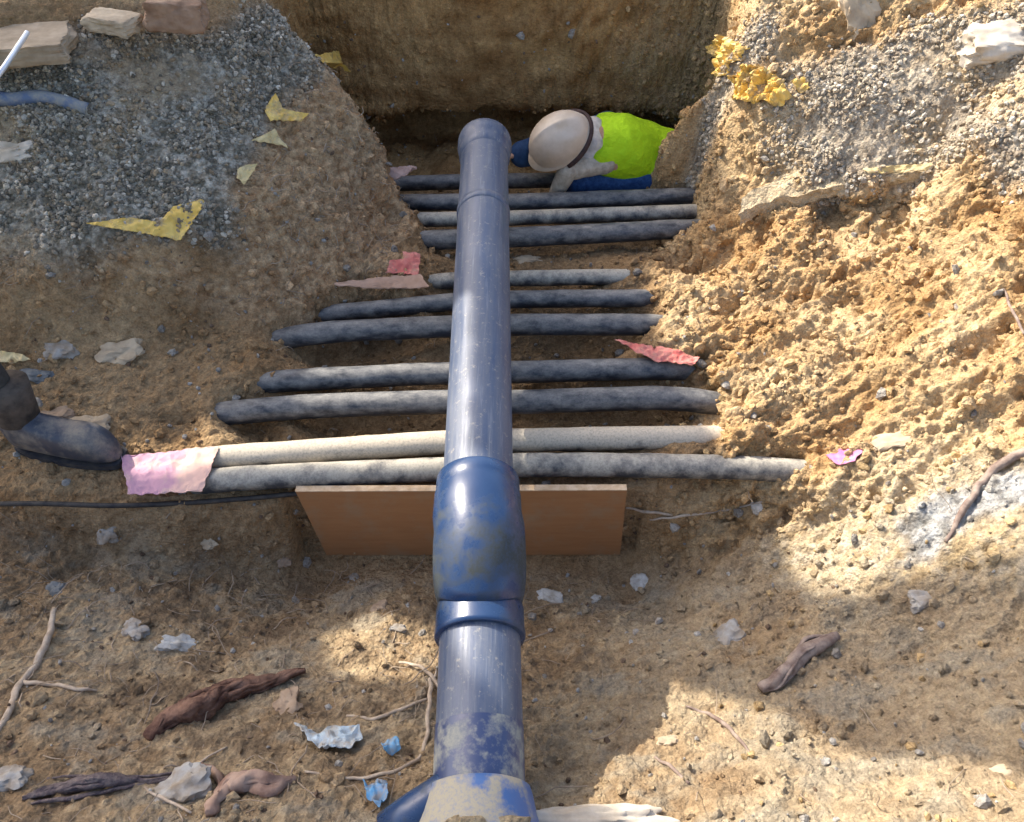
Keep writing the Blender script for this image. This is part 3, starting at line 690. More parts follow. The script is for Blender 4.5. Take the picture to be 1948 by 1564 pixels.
def boot(an, heel, toe, shaft_top, z0, name='boot', tilt=0):
    q = MB(); heel = Vector(heel); toe = Vector(toe); d = (toe-heel); L = d.length; d.normalize(); lt = Vector((-d.y, d.x, 0)); vs = []; fs = []
    n = 22; st = 26
    for i in range(st+1):
        t = i/st; c_ = heel+d*(L*t)
        wd = .044+.016*math.sin(min(1, t*1.15)*math.pi*.62)**1.2
        if t > .8: wd *= math.sqrt(max(0, 1-((t-.8)/.205)**2))
        if t < .08: wd *= math.sqrt(max(.05, 1-((.08-t)/.085)**2))
        hgt = .12*(1-t)**.9+.075+.024*math.exp(-((t-.78)/.16)**2)
        if t > .84: hgt *= math.sqrt(max(.03, 1-((t-.84)/.165)**2))
        for k in range(n):
            a = 2*math.pi*k/n; cz = math.sin(a); cxx = math.cos(a)
            zz = hgt*(.5+.5*math.copysign(abs(cz)**.8, cz))
            vs.append(c_+lt*(wd*math.copysign(abs(cxx)**.75, cxx))+Vector((0, 0, z0+.018+zz)))
    for i in range(st):
        for k in range(n): k2 = (k+1) % n; A_ = i*n; B_ = A_+n; fs.append((A_+k, B_+k, B_+k2, A_+k2))
    fs.append(tuple(range(n))); fs.append(tuple(st*n+k for k in reversed(range(n))))
    q.add(vs, fs); q.capsule(Vector(an), Vector(an).lerp(Vector(shaft_top), .55), .058, .060, 24)
    bo = q.build(name, rubber, root, remesh=.006, sm=8)
    ax = (Vector(shaft_top)-Vector(an)); a0 = Vector(an)+ax*.32; tp = Vector(shaft_top)+ax.normalized()*.03
    MB().tube([a0, a0.lerp(tp, .5), tp, tp+ax.normalized()*.004, tp, a0.lerp(tp, .6)], [.064, .070, .074, .072, .066, .060], 28, cap=False, wob=.06).build('boot_shaft', shaftm, bo)
    s_ = MB(); pts_o = []
    vs = []; m_ = 40
    for zz in (0, .022):
        for k in range(m_):
            t = k/m_*2*math.pi; a_ = (1-math.cos(t))/2; sd = math.copysign(1, math.sin(t)) if math.sin(t) else 1
            wd = (.044+.014*math.sin(min(1, a_*1.15)*math.pi*.62))*abs(math.sin(t))**.35
            vs.append(heel+d*((L+.012)*a_-.006)+lt*wd*sd+Vector((0, 0, z0+zz)))
    fs = [tuple(reversed(range(m_))), tuple(range(m_, 2*m_))]+[(k, (k+1) % m_, m_+(k+1) % m_, m_+k) for k in range(m_)]
    build('boot_sole', vs, fs, basic('sole_rubber', (.02,.022,.03), (.06,.055,.05), 30, .8), bo, auto=40)
    return bo
bp, _ = down(-1.5, 1.66)
boot((-1.635,1.69,.12), (-1.70,1.70,0), (-1.325,1.64,0), (-1.625,1.71,.29), bp.z-.005)
boot((-2.46,2.08,.42), (-2.54,2.08,.3), (-2.22,2.05,.3), (-2.42,2.07,.62), .30)

# ------------------------------------------------------------------ strips of warning tape and cover plates, lying on the soil
def sheet(name, pts, label, cat, m, z=None, lift=.012, thick=.002, wav=.012, n=10, group=None, seed=0, rag=.0):
    """thin sheet with outline pts (photo points put down on the ground), subdivided and crumpled"""
    P3 = []
    for p in pts:
        if len(p) == 3: P3.append(at(*p))
        else: P3.append(hit(*p)[0])
    c = sum(P3, Vector())/len(P3); e1 = (P3[1]-P3[0]).normalized(); nn = Vector()
    for i in range(len(P3)): nn += (P3[i]-c).cross(P3[(i+1) % len(P3)]-c)
    nn.normalize()
    if nn.dot(O-c) < 0: nn = -nn
    bm = bmesh.new(); vs = [bm.verts.new(p) for p in P3]; f = bm.faces.new(vs)
    bmesh.ops.triangulate(bm, faces=[f])
    for _ in range(n if n < 5 else 4): bmesh.ops.subdivide_edges(bm, edges=bm.edges[:], cuts=1, use_grid_fill=True)
    for v in bm.verts:
        q = v.co*22+Vector((seed*3.7, 0, 0)); h = mnoise.noise(q)*wav+(.35-abs(mnoise.noise(q*1.7+Vector((5, 5, 5))))*1.2)*wav*.9
        v.co += nn*(lift+h)
        if v.is_boundary: v.co += Vector(mnoise.noise_vector(v.co*45))*.006
        if rag and v.is_boundary: v.co += (c-v.co)*abs(mnoise.noise(v.co*70))*rag
    me = bpy.data.meshes.new(name); bm.to_mesh(me); bm.free(); me.materials.append(m)
    o = bpy.data.objects.new(name, me); col.objects.link(o)
    q = o.modifiers.new('solidify', 'SOLIDIFY'); q.thickness = thick
    return tag(o, label, cat, group)
def dirty(name, c1, c2, dirt=.5, lo=.5, hi=.66):
    m, nt, b = mat(name); c = ramp(nt, nz(nt, 12, 4), [(.35, c1), (.65, c2)])
    c = mix(nt, math_(nt, 'MULTIPLY', ramp(nt, nz(nt, 26, 8, .7), [(lo, 0), (hi, 1)]), dirt), c, (.34, .26, .17)); nt.links.new(c, b.inputs['Base Color'])
    b.inputs['Roughness'].default_value = .6; bump(nt, b, nz(nt, 60, 5), .5, .004); return m
yel = dirty('yellow_plastic', (.66, .42, .07), (.82, .58, .16), .75)
yelp = dirty('faded_yellow_plastic', (.56, .43, .18), (.76, .62, .34), .6)
yelo = dirty('orange_yellow_foam', (.66, .40, .06), (.80, .58, .16), .7, .44, .62)
TG = 'scraps of yellow warning tape in the banks'
sheet('warning_tape', [(160,428),(250,415),(305,425),(330,395),(390,380),(385,405),(345,460),(290,450),(230,440)], 'largest scrap of yellow tape, on the edge of the left mound', 'tape', yel, lift=.014, group=TG, rag=.2)
sheet('warning_tape', [(590,105),(635,96),(645,120),(662,138),(625,128),(605,118)], 'yellow tape scrap highest up the left mound, against the dark far wall', 'tape', yel, lift=.02, group=TG, seed=1)
sheet('warning_tape', [(500,215),(520,182),(535,210),(585,222),(570,236),(530,232),(512,236)], 'orange-yellow torn tape with a pointed tip in the middle of the left mound', 'tape', yelo, lift=.02, group=TG, seed=2)
sheet('warning_tape', [(474,270),(518,250),(543,284),(515,276)], 'small pale yellow triangle of tape on the left mound', 'tape', yelp, lift=.02, group=TG, seed=3)
sheet('warning_tape', [(448,325),(490,314),(476,340),(462,355),(450,345)], 'faded whitish tape scrap below the small yellow triangle', 'tape', yelp, lift=.018, group=TG, seed=4)
sheet('warning_tape', [(1640,322),(1700,316),(1772,312),(1768,324),(1700,330),(1650,330)], 'narrow yellow tape strip along the lip of the right ledge', 'tape', yelp, lift=.012, group=TG, seed=5)
sheet('warning_tape', [(-30,668),(30,672),(62,684),(30,692),(-30,690)], 'dull yellow tape scrap at the left edge above the boot', 'tape', yelp, lift=.01, group=TG, seed=6)
sheet('yellow_membrane', [(1352,92),(1388,72),(1420,88),(1432,98),(1405,118),(1385,150),(1368,145),(1375,115)], 'crumpled yellow membrane piece nearest the trench corner on the sunny bank', 'membrane', yelo, lift=.02, wav=.05, thick=.006, seed=7)
sheet('yellow_membrane', [(1390,150),(1420,128),(1450,125),(1470,140),(1498,160),(1508,185),(1490,204),(1455,195),(1425,200),(1395,190),(1400,165)], 'largest crumpled yellow membrane on the sunny right bank', 'membrane', yelo, lift=.022, wav=.06, thick=.006, seed=8, rag=.3)
sheet('yellow_membrane', [(1508,160),(1530,150),(1542,168),(1525,180)], 'small yellow flake right of the crumpled yellow membrane', 'membrane', yelo, lift=.012, wav=.02, thick=.005, seed=9)
pink = basic('pink_plate', (.62, .27, .22), (.78, .45, .34), 9, .6, .3, .003)
m, nt, b_ = mat('pink_plate_magenta'); f = nz(nt, 7, 4)
tcx = N(nt, 'ShaderNodeTexCoord'); spx = N(nt, 'ShaderNodeSeparateXYZ'); nt.links.new(tcx.outputs['Object'], spx.inputs[0])
gx_ = math_(nt, 'ADD', math_(nt, 'MULTIPLY', math_(nt, 'ADD', spx.outputs[0], 1.12), -3.0), f)
c_ = mix(nt, ramp(nt, gx_, [(.44, 0), (.62, 1)]), (.74, .46, .37), (.55, .29, .36)); c_ = mix(nt, ramp(nt, nz(nt, 22, 6), [(.5, 0), (.72, .7)]), c_, (.60, .47, .32))
nt.links.new(c_, b_.inputs['Base Color']); b_.inputs['Roughness'].default_value = .7; pinkm = m
redm = dirty('red_plastic', (.52, .12, .10), (.70, .27, .22), .6)
sheet('cover_strip', [(228,868,.035),(300,862,.035),(418,850,.045),(402,890,.045),(385,934,.035),(310,938,.03),(245,942,.02),(240,910,.03)], 'faded pink plastic strip lying between the boot and the dusty conduit pair', 'strip', pinkm, lift=0, wav=.006, thick=.003)
sheet('cover_strip', [(742,500,.07),(770,494,.08),(765,482,.08),(800,486,.08),(796,528,.06),(775,524,.06),(735,522,.06)], 'torn red plastic strip on the foot of the left mound', 'strip', redm, lift=.006, wav=.01, thick=.003, seed=2)
sheet('cover_strip', [(612,542,.06),(700,532,.07),(800,522,.07),(816,548,.05),(740,550,.05)], 'flat dusty reddish plate beside the middle conduits, left of the pipe', 'strip', basic('dusty_red', (.40,.25,.17),(.55,.36,.26), 12, .8), lift=.0, wav=.004, thick=.006, seed=3)
sheet('cover_strip', [(1168,652,.06),(1205,656,.06),(1245,662,.055),(1330,686,.05),(1318,698,.05),(1240,690,.05),(1215,676,.055)], 'bright red plastic strip sticking out of the sand right of the pipe', 'strip', redm, lift=.012, wav=.014, thick=.003, seed=4)
sheet('cover_strip', [(1572,868),(1600,856),(1642,858),(1630,878),(1600,888)], 'small magenta scrap in the sand by the pale oblong stone', 'strip', basic('magenta_plastic', (.48,.13,.30),(.66,.30,.42), 18, .8), lift=.004, wav=.006, seed=5)
sheet('cover_strip', [(738,322,.18),(770,318,.17),(792,322,.16),(766,336,.16),(742,344,.15)], 'dull pinkish flake poking from the left wall into the dark hollow', 'strip', basic('dull_pink', (.30,.2,.17),(.42,.3,.26), 18, .8), lift=.0, wav=.006, thick=.012, seed=6)
bluep = dirty('pale_blue_plastic', (.32,.42,.50),(.50,.60,.66), .8, .42, .6)
blueb = dirty('bright_blue_plastic', (.06,.23,.46),(.14,.36,.58), .7, .44, .62)
sheet('plastic_scrap', [(562,1392),(600,1402),(680,1398),(690,1412),(670,1436),(620,1436),(590,1425)], 'pale blue crumpled plastic on the shaded soil left of the pipe', 'plastic scrap', bluep, lift=.02, wav=.02, seed=7)
sheet('plastic_scrap', [(725,1425),(752,1414),(762,1432),(745,1444),(728,1440)], 'small teal-blue plastic piece between the pale sheet and the pipe', 'plastic scrap', blueb, lift=.018, wav=.02, seed=8)
sheet('plastic_scrap', [(692,1492),(715,1498),(738,1495),(742,1528),(722,1545),(702,1530)], 'bright blue crumpled plastic near the bottom edge beside the coupling', 'plastic scrap', blueb, lift=.02, wav=.03, seed=9)

# ------------------------------------------------------------------ stones, slabs
def rockmesh(size, seed, sub=3, rough=.3, boxy=0):
    bm = bmesh.new(); bmesh.ops.create_icosphere(bm, subdivisions=sub, radius=1); vs = []
    for v in bm.verts:
        q = v.co.copy()
        if boxy:
            m_ = max(abs(q.x), abs(q.y), abs(q.z)); q = q.lerp(q/m_*.8, boxy)
        d = 1+rough*mnoise.noise(q*1.3+Vector((seed*5.1, 0, 0)))+rough*.4*mnoise.noise(q*3.7+Vector((seed, 9, 0)))+rough*.15*mnoise.noise(q*9)
        vs.append(Vector((q.x*size[0], q.y*size[1], q.z*size[2]))*d)
    fs = [tuple(v.index for v in f.verts) for f in bm.faces]; bm.free(); return vs, fs
SM = {'grey': basic('grey_stone', (.25,.20,.145), (.38,.365,.335), 25, .85, .5), 'pale': basic('pale_stone', (.34,.31,.26), (.60,.60,.57), 25, .8, .4),
 'tan': basic('tan_stone', (.36,.28,.19), (.52,.42,.29), 20, .9, .6), 'slate': basic('slate_stone', (.10,.11,.115), (.22,.23,.23), 20, .8, .4), 'brown': basic('brown_stone', (.26,.18,.12), (.40,.30,.21), 20, .9, .5),
 'brick': basic('brick_stone', (.22,.13,.08), (.36,.24,.16), 14, .9, .5), 'white': basic('white_stone', (.40,.34,.26), (.60,.54,.45), 12, .9, .5)}
stones = [  # px, py, width px, height px, kind, rotation, label
 (205,1018,48,30,'grey',.3,'flat grey stone below the pit edge, under the boot'),
 (342,1226,74,36,'pale',.2,'pale bluish oval stone in the shaded foreground on the left'),
 (255,1198,42,52,'grey',1,'upright grey stone left of the pale oval stone'),
 (395,1036,36,18,'tan',0,'small tan stone on the pit slope between the boot and the plywood'),
 (1046,1134,56,28,'pale',-.4,'pale angular stone right of the lower blue collar'),
 (1216,1106,34,32,'pale',.3,'light round stone below the right end of the plywood'),
 (1134,1138,24,14,'pale',0,'tiny pale stone between two larger pale stones right of the collar'),
 (675,1100,26,24,'grey',.5,'grey pebble below the left half of the plywood'),
 (722,1155,36,26,'brown',.2,'brown stone left of the lower blue collar'),
 (757,1194,38,16,'grey',0,'flat grey stone on the upper rim of the small sunlit patch'),
 (540,1070,34,22,'brown',.2,'brown pebble just below the left corner of the plywood'),
 (1440,967,24,24,'white',0,'small bright white stone at the shadow edge right of the plywood'),
 (1702,840,100,42,'tan',.05,'oblong tan stone on the sunny sand above the magenta scrap'),
 (1385,1212,76,50,'grey',.5,'broad grey lump in the shaded soil right of the pipe'),
 (112,668,64,34,'grey',.2,'light grey flat stone on the left shelf'),
 (66,716,78,26,'slate',-.15,'dark slate piece on the left shelf above the boot'),
 (228,672,92,44,'tan',.2,'broad tan clod on the left shelf beside the grey flat stone'),
 (548,1336,54,56,'brown',.2,'round brown clod at the right end of the thick red root'),
 (108,1122,44,26,'slate',.2,'dark greenish stone above the pale forked root'),
 (14,1482,80,42,'grey',.1,'grey stone cut by the left edge near the bottom'),
 (345,1500,120,60,'grey',.3,'large greenish-grey flat stone near the bottom edge'),
 (170,815,90,46,'tan',.3,'tan clod behind the boot on the left shelf'),
 (100,795,70,36,'brown',.3,'brown clod beside the boot shaft'),
 (1640,28,64,74,'tan',.4,'rounded tan rock at the top of the right bank'),
 (1760,1140,60,34,'grey',.2,'grey stone in the shaded right bank near its shadow edge'),
 (1900,1470,50,24,'tan',.2,'tan stone at the lower right in the sun'),
 (1270,1410,40,20,'tan',.2,'tan stone by the thin twig in the sunlit lower patch'),
 (1000,495,70,22,'tan',0,'flat tan stone on the soil between the far and middle conduits'),
 (20,290,100,34,'white',.1,'whitish stone at the left edge of the grey gravel mound'),
]
for i, (px, py, wpx, hpx, kd, rz, lab) in enumerate(stones):
    p, n = hit(px, py)
    if p is None: continue
    d = (p-O).length; sx_ = wpx/1500*d/2*.85; sy_ = hpx/1500*d/2*.95
    vs, fs = rockmesh((sx_, sy_*1.1, min(sx_, sy_)*.75), i+1, 4, .5, .45)
    q = n.normalized().to_track_quat('Z', 'Y'); 
    up = Vector((0, 0, 1)).lerp(n, .6).normalized(); qq = Vector((0, 0, 1)).rotation_difference(up)
    M_ = Quaternion((0, 0, 1), rz)
    vs = [p-n*min(sx_, sy_)*.18+(qq @ (M_ @ v)) for v in vs]
    tag(build('stone', vs, fs, SM[kd], auto=28), lab, 'stone')
# block-like pieces: broken slabs
def slab(pts, zt, th, m, name, label, cat, seed=0, wob=.006):
    top = [at(px, py, z) for px, py, z in pts]; bm = bmesh.new()
    nn = (top[1]-top[0]).cross(top[2]-top[0]).normalized(); nn = -nn if nn.z < 0 else nn
    a = [bm.verts.new(p) for p in top]; f = bm.faces.new(a); r = bmesh.ops.extrude_face_region(bm, geom=[f])
    for g_ in r['geom']:
        if isinstance(g_, bmesh.types.BMVert): g_.co -= nn*th
    bmesh.ops.recalc_face_normals(bm, faces=bm.faces[:])
    bmesh.ops.triangulate(bm, faces=bm.faces[:])
    for _ in range(4): bmesh.ops.subdivide_edges(bm, edges=[e for e in bm.edges if e.calc_length() > .012], cuts=1, use_grid_fill=True)
    bmesh.ops.triangulate(bm, faces=bm.faces[:])
    for v in bm.verts: v.co += Vector(mnoise.noise_vector(v.co*16+Vector((seed, 0, 0))))*wob+Vector(mnoise.noise_vector(v.co*55))*wob*.35
    me = bpy.data.meshes.new(name); bm.to_mesh(me); bm.free(); me.materials.append(m)
    me.polygons.foreach_set('use_smooth', [True]*len(me.polygons)); me.set_sharp_from_angle(angle=math.radians(35))
    o = bpy.data.objects.new(name, me); col.objects.link(o); return tag(o, label, cat)
def block(px, py, z, size, rz, m, name, label, cat, seed, tilt=(0, 0), rough=.12, boxy=.85):
    vs, fs = rockmesh(size, seed, 5, rough, boxy); from_ = Quaternion((0, 0, 1), rz) @ Quaternion((1, 0, 0), tilt[0]) @ Quaternion((0, 1, 0), tilt[1])
    c_ = at(px, py, z); o = build(name, [c_+(from_ @ v) for v in vs], fs, m, auto=32); return tag(o, label, cat)
block(335, 28, .90, (.125, .07, .065), .12, SM['brick'], 'broken_block', 'reddish brown broken block at the top of the left mound', 'block', 1, (-.1, .1), .2)
block(215, 42, .885, (.12, .075, .035), -.3, SM['tan'], 'broken_slab', 'flat tan slab lying between the timber and the reddish block', 'slab', 5, (-.1, 0), .2)
block(20, 90, .86, (.26, .15, .045), .25, basic('old_wood', (.26,.20,.13), (.42,.33,.23), 14, .85, .5), 'wooden_slab', 'brown timber slab in the top left corner under the metal bar', 'slab', 2, (-.05, 0), .10, .93)
block(1905, 84, .84, (.16, .10, .075), -.05, SM['white'], 'broken_slab', 'pale broken rock with a shaded underside at the top right edge', 'rock', 3, (.25, -.1), .3, .6)
slab([(1405,408,.24),(1440,388,.26),(1480,376,.285),(1520,372,.31),(1560,356,.35),(1610,350,.38),(1650,338,.41),(1700,332,.44),(1760,326,.465),(1790,300,.50),(1680,290,.47),(1560,310,.40),(1470,340,.32),(1410,380,.26)], 0, .05, soil_mat('crust', False, (.56,.46,.31)), 'crust_slab', 'pale crust ledge jutting over the dark hollow on the right bank', 'ledge', 4, .016)
# metal bar on the timber
q = MB().tube([at(-20,165,.90), at(8,128,.915), at(52,62,.94)], .0085, 14); tag(q.build('metal_bar', (lambda: (lambda m, nt, b: (setattr(b.inputs['Base Color'], 'default_value', (.75,.77,.8,1)), setattr(b.inputs['Metallic'], 'default_value', .4), setattr(b.inputs['Roughness'], 'default_value', .35), m)[-1])(*mat('bright_metal')))()), 'bright silver metal bar lying across the timber slab', 'bar')
q = MB().tube(spline([hit(-60,186)[0]+Vector((0,0,.012)), hit(20,196)[0]+Vector((0,0,.014)), hit(90,190)[0]+Vector((0,0,.010)), hit(165,205)[0]-Vector((0,0,.008))], 6), .024, 14, wob=.2); tag(q.build('buried_pipe', dusty('blue_grey_dust', (.10,.15,.26), (.30,.30,.28), 16, .42, .6, .6, .2)), 'dull blue pipe stub half buried in the grey gravel at left', 'pipe')

# ------------------------------------------------------------------ roots and sticks
def stick(pts, rad, m, label, name='root', wob=.25, lift=.5, branches=(), strands=0):
    q = MB()
    def way(pp, rr, w_):
        out = []
        for i, p in enumerate(pp):
            h, n = hit(p[0], p[1]); k = rr[i] if hasattr(rr, '__len__') else rr
            out.append(h+n*k*lift+(Vector((0, 0, p[2])) if len(p) > 2 else Vector()))
        sp = spline(out, 8); rr = np.interp(np.linspace(0, 1, len(sp)), np.linspace(0, 1, len(rr)), rr)
        sp = [p+Vector(mnoise.noise_vector(p*28))*.006*(1 if r_ > .004 else .6) for p, r_ in zip(sp, rr)]
        q.tube(sp, list(rr), 12, wob=w_, seed=len(pp)+pp[0][0]*.01); return sp, rr
    sp, rr = way(pts, rad, wob)
    for s_ in range(strands):
        a0 = 6.283*s_/max(strands, 1)+s_; pp = []
        st_, en = (random.randint(0, len(sp)//3), len(sp)-random.randint(0, len(sp)//3))
        for k in range(st_, en):
            t = (sp[min(k+1, len(sp)-1)]-sp[max(k-1, 0)]).normalized(); u_ = t.cross(Vector((0, 0, 1))).normalized(); v_ = u_.cross(t)
            a = a0+k*.07+mnoise.noise(sp[k]*9+Vector((s_, 0, 0)))*1.2; R_ = rr[k]*(.82+.35*mnoise.noise(sp[k]*20+Vector((0, s_*3, 0)))); pp.append(sp[k]+u_*math.cos(a)*R_+v_*math.sin(a)*R_)
        q.tube(pp, [max(.0015, rr[k]*.26*(1-abs(2*(k-st_)/(en-st_)-1)**3*.8)) for k in range(st_, en)], 6, wob=.4, seed=s_)
    for bp_, br in branches: way(bp_, br, wob)
    return tag(q.build(name, m), label, name.replace('_', ' '))
barkp = basic('pale_root', (.34,.26,.19), (.52,.43,.33), 40, .85, .5)
barkr = basic('red_root', (.07,.03,.02), (.27,.155,.105), 22, .8, .9, .01)
barkd = basic('dark_root', (.16,.11,.09), (.34,.27,.22), 30, .85, .6)
stick([(110,1165,.02),(96,1215,.01),(70,1265),(38,1305),(18,1350),(-10,1400)], [.008,.010,.011,.010,.009,.008], barkp, 'pale forked root at the lower left edge', branches=[([(45,1300),(100,1303),(150,1312),(185,1316)], [.007,.006,.005,.003])])
stick([(285,1408),(330,1375),(385,1345),(430,1325,.01),(480,1312,.012),(530,1300,.01),(582,1278,.01)], [.012,.030,.038,.032,.022,.016,.009], barkr, 'thick dark red root lying in the shaded foreground', wob=.8, lift=.45, strands=11)
stick([(822,1300,.03),(818,1340,.02),(812,1400,.01),(795,1445),(740,1472),(660,1482),(580,1470)], [.006,.006,.006,.005,.005,.004,.003], barkp, 'long thin pale root curving beside the lower pipe', wob=.15)
stick([(660,1362),(710,1368),(760,1352),(815,1330)], [.003,.005,.005,.004], barkp, 'short pale root strand meeting the lower pipe from the left', wob=.15)
stick([(760,1262,.01),(800,1275,.02),(828,1300,.03),(836,1318,.02)], [.003,.005,.006,.003], barkp, 'light root tip in the small sunlit patch touching the pipe', wob=.2, branches=[([(828,1298,.03),(832,1280,.02)], [.004,.002])])
stick([(275,1500),(310,1520,.01),(368,1548,.01)], [.003,.004,.003], barkp, 'straight pale twig over the greenish flat stone', 'stick', .1)
stick([(378,1455),(405,1438,.01),(432,1422)], [.003,.003,.002], barkp, 'tiny pale twig above the reddish cloth-like root', 'stick', .1)
stick([(400,1555),(430,1510,.01),(470,1495,.015),(520,1500,.01),(560,1485)], [.014,.018,.024,.022,.008], basic('pink_root', (.22,.13,.095), (.40,.28,.21), 18, .85, .7), 'pinkish brown gnarled root at the bottom edge', wob=1.0, strands=7, branches=[([(430,1520,.01),(410,1480,.01),(380,1455)], [.012,.010,.005])])
stick([(45,1520),(110,1505),(180,1495,.01),(260,1490),(340,1478)], [.006,.014,.016,.009,.003], basic('fibrous_root', (.10,.075,.085), (.24,.19,.17), 60, .9, 1, .01), 'dark fibrous root bundle at the lower left', wob=.9, strands=16, branches=[([(60,1530),(140,1520),(240,1500),(300,1485)], [.003,.005,.004,.002]),([(90,1480),(160,1478),(250,1480),(400,1462)], [.002,.004,.004,.002])])
stick([(1445,1318),(1480,1292),(1530,1252,.01),(1588,1215,.015)], [.012,.020,.021,.014], barkd, 'short thick stick at the shadow edge right of the pipe', 'stick', .5, .8, strands=4, branches=[([(1500,1262,.01),(1530,1222,.01),(1585,1212,.01)], [.004,.008,.006])])
stick([(1305,1345),(1345,1358),(1385,1385),(1408,1412),(1432,1440)], [.003,.005,.006,.005,.003], barkd, 'thin bent twig in the sunlit lower patch', 'stick', .1)
stick([(1245,1440),(1275,1462),(1312,1492)], [.003,.005,.004], barkd, 'small twig below the thin bent twig in the sun', 'stick', .1)
stick([(1970,858,.02),(1915,885,.02),(1870,920,.01),(1835,965,.01),(1800,1030)], [.014,.013,.012,.010,.005], barkd, 'root hanging down the sunny bank at the right edge', wob=.3)
stick([(1235,988),(1300,980),(1380,970),(1450,955)], [.004,.005,.004,.003], barkp, 'thin straight root on the shaded slope right of the plywood', wob=.1)
stick([(1190,965),(1230,972),(1280,978)], [.004,.006,.004], barkp, 'short pale root beside the right end of the plywood', wob=.2)
stick([(1905,555,.01),(1925,595,.01),(1945,640,.01)], [.004,.005,.004], barkd, 'dark root curve on the sunny sand at the right edge', wob=.1)
stick([(900,372,.12),(884,392,.12),(876,402,.1)], [.004,.006,.009], glove, 'pale knotted string beside the far part of the pipe', 'string', .3)
block(1120, 1572, .155, (.21, .045, .04), .02, SM['white'], 'stone', 'long whitish stone along the bottom edge below the coupling', 'stone', 77, (.1, 0), .35, .6)
vs, fs = rockmesh((.10,.04,.05), 71, 5, .6, .1)
mud = soil_mat('mud', False, (.36,.29,.19))
tag(build('mud_clod', [Vector((-.06,.405,.335))+v for v in vs], fs, mud), 'crumbly mud cap lying on the muddy coupling at the bottom', 'mud')

# ------------------------------------------------------------------ loose gravel, clods, crumbs, fibres (uncountable)
def samp(arr, x, y):
    i = np.clip(np.searchsorted(gx, x), 0, nx-1); j = np.clip(np.searchsorted(gy, y), 0, ny-1); return arr[j, i]
FP = flat.reshape(ny, nx, 3); FN = normals(FP)
def scatter(name, label, weight, count, smin, smax, colors, sub=1, power=2.2, flatn=.7, seed=1):
    r = np.random.default_rng(seed); bm = bmesh.new(); bmesh.ops.create_icosphere(bm, subdivisions=sub, radius=1)
    V = np.array([v.co[:] for v in bm.verts]); Fc = np.array([[v.index for v in f.verts] for f in bm.faces]); bm.free()
    # sample sheet vertices by true surface area and weight
    du = np.linalg.norm(np.gradient(FP, axis=1), axis=2)*np.linalg.norm(np.gradient(FP, axis=0), axis=2)
    wt = (weight*du*(X > -2.2)*(X < 2.3)*(Y > .25)*(Y < 4.2)).ravel(); wt = np.clip(wt, 0, None); wt /= wt.sum()
    k = r.choice(len(wt), count, p=wt); pos = FP.reshape(-1, 3)[k]+r.normal(size=(count, 3))*.002; nor = FN.reshape(-1, 3)[k]
    s = smin+(smax-smin)*r.random(count)**power*1.0
    q = r.normal(size=(count, 4)); q /= np.linalg.norm(q, axis=1)[:, None]; a, b_, c_, d_ = q.T
    Rm = np.stack([np.stack([1-2*(c_*c_+d_*d_), 2*(b_*c_-d_*a), 2*(b_*d_+c_*a)], -1), np.stack([2*(b_*c_+d_*a), 1-2*(b_*b_+d_*d_), 2*(c_*d_-b_*a)], -1), np.stack([2*(b_*d_-c_*a), 2*(c_*d_+b_*a), 1-2*(b_*b_+c_*c_)], -1)], 1)
    dims = np.stack([s, s*(.6+.4*r.random(count)), s*(flatn*.6+.4*r.random(count))], -1)
    jit = 1+(.28 if sub == 1 else .16)*(r.random((count, len(V), 1))-.5)*2
    L = V[None]*dims[:, None, :]*jit
    Wd = np.einsum('nij,nkj->nki', Rm, L)+pos[:, None, :]+nor[:, None, :]*(s*.25)[:, None, None]
    Fa = (Fc[None]+np.arange(count)[:, None, None]*len(V)).reshape(-1, 3)
    me = bpy.data.meshes.new(name); me.vertices.add(count*len(V)); me.vertices.foreach_set('co', Wd.astype(np.float32).ravel())
    me.loops.add(Fa.size); me.loops.foreach_set('vertex_index', Fa.astype(np.int32).ravel()); me.polygons.add(len(Fa))
    me.polygons.foreach_set('loop_start', np.arange(0, Fa.size, 3, dtype=np.int32)); me.polygons.foreach_set('use_smooth', np.full(len(Fa), sub > 1)); me.update(calc_edges=True)
    cc = np.array(colors); w_ = r.random(count); i0 = r.integers(0, len(cc), count); base_ = cc[i0]*(.75+.5*w_)[:, None]
    loc = c[k]; base_ = np.where((cc[i0].sum(1) < 0)[:, None], loc*(.85+.4*w_)[:, None], base_)
    cv = np.repeat(np.clip(base_, .01, .9), len(V), axis=0)
    ca = me.color_attributes.new('Col', 'FLOAT_COLOR', 'POINT'); ca.data.foreach_set('color', np.concatenate([cv, np.ones((len(cv), 1))], 1).astype(np.float32).ravel())
    me.materials.append(M['soil']); o = bpy.data.objects.new(name, me); col.objects.link(o); return tag(o, label, 'ground cover' if False else name.replace('_', ' '), kind='stuff')
LOC = (-1, -1, -1)
scatter('grey_gravel', 'loose grey gravel over the left mound', mgL*(.12+np.clip(n1.reshape(X.shape)*3.5+.45, 0, 1)), 15000, .0025, .014, [(.34,.31,.26),(.62,.58,.50),(.21,.195,.165),LOC,LOC,LOC,LOC,(.42,.34,.24)], seed=1)
scatter('pale_gravel', 'loose grey and tan gravel over the upper right bank', mgR*(.12+np.clip(n1.reshape(X.shape)*3.5+.45, 0, 1)), 9000, .003, .015, [(.42,.39,.34),(.66,.61,.52),(.54,.46,.34),LOC,LOC,LOC,LOC], seed=2)
scatter('sand_clods', 'crumbled ochre clods over the sunny right bank', right*(1-mgR)*(1-front*.7)*(.3+np.clip(n2.reshape(X.shape)*3+.3, 0, 1)), 9000, .003, .019, [LOC,LOC,LOC,(.50,.36,.19)], sub=1, power=3, seed=3)
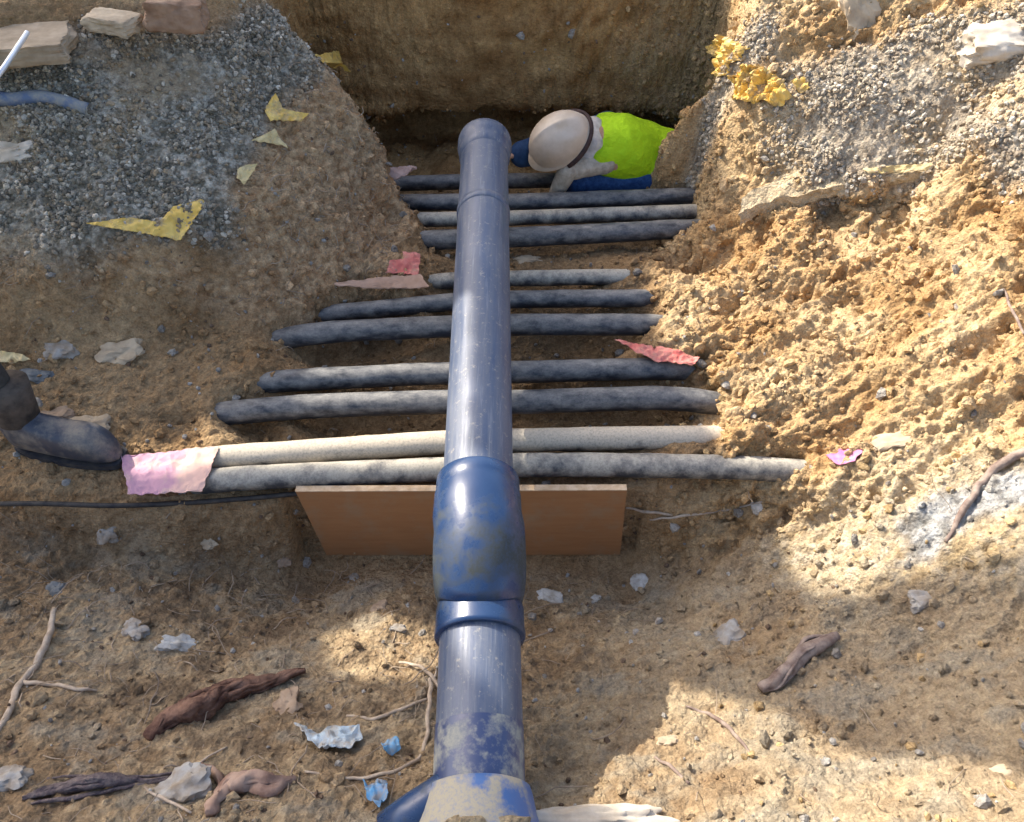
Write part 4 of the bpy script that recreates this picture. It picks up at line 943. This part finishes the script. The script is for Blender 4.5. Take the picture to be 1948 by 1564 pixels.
scatter('soil_crumbs', 'crumbs and small pebbles over the shaded soil', (1-right)*(1-mgL)*(Z < .5)+front*.6, 5000, .003, .013, [LOC,LOC,LOC,LOC,LOC,(.42,.41,.39),(.2,.14,.1)], power=3, seed=4)
scatter('soil_lumps', 'larger soil lumps over the foreground and shelf', (1-mgL)*(Z < .45)*(.4+np.clip(n1.reshape(X.shape)*3, 0, 1)), 2200, .006, .026, [LOC,LOC,LOC,LOC,(.36,.34,.31)], sub=1, power=3, seed=5)
scatter('broken_clods', 'broken angular earth clods on the sunny right bank', right*(1-mgR*.8)*(1-front*.8)*(np.clip(n1.reshape(X.shape)*4+.2, 0, 1)+.05), 420, .010, .036, [LOC,LOC,LOC], sub=1, power=2.2, seed=8)
scatter('mound_clods', 'broken earth clods on the face and shelf of the left mound', (mbr+(1-right)*(Y > 1.5)*(Y < 2.3)*(X < -.7))*(Z > -.02), 500, .006, .024, [LOC,LOC,LOC], sub=1, power=2.6, seed=9)
# hair roots
def fibres(name, label, weight, count, m, ln, seed, droop=.3):
    r = random.Random(seed); rr = np.random.default_rng(seed)
    wt = (weight*(X > -2.2)*(X < 2.3)*(Y > .3)*(Y < 4.0)).ravel(); wt = wt/wt.sum(); ks = rr.choice(len(wt), count, p=wt); q = MB()
    P_ = FP.reshape(-1, 3); N_ = FN.reshape(-1, 3)
    for k in ks:
        p = Vector(P_[k]); n = Vector(N_[k]); d = Vector((r.gauss(0, 1), r.gauss(0, 1), r.gauss(0, .6))); d = (d-n*d.dot(n)*.9).normalized(); L = ln*r.uniform(.4, 1.3)
        pts = []
        x_ = p-n*.002
        for j in range(6):
            pts.append(x_.copy()); x_ = x_+d*L/5+n*.004*(1 if j < 2 else -1); d = (d+Vector((r.gauss(0, .3), r.gauss(0, .3), r.gauss(0, .3)-droop*.2))).normalized()
        q.tube(pts, [.0010+.0016*r.random()**2]*6, 3, cap=False)
    o = q.build(name, m); return tag(o, label, 'roots', kind='stuff')
fibres('hair_roots', 'fine hair roots on the brown face of the left mound', mbr*(Z > .05)+.02, 700, basic('hair_root', (.28,.21,.15), (.42,.34,.25), 30, .9, 0), .07, 5)
fibres('root_threads', 'fine root threads in the foreground soil', front*((X < .1)*1.0+.12), 700, bpy.data.materials['hair_root'], .12, 6)
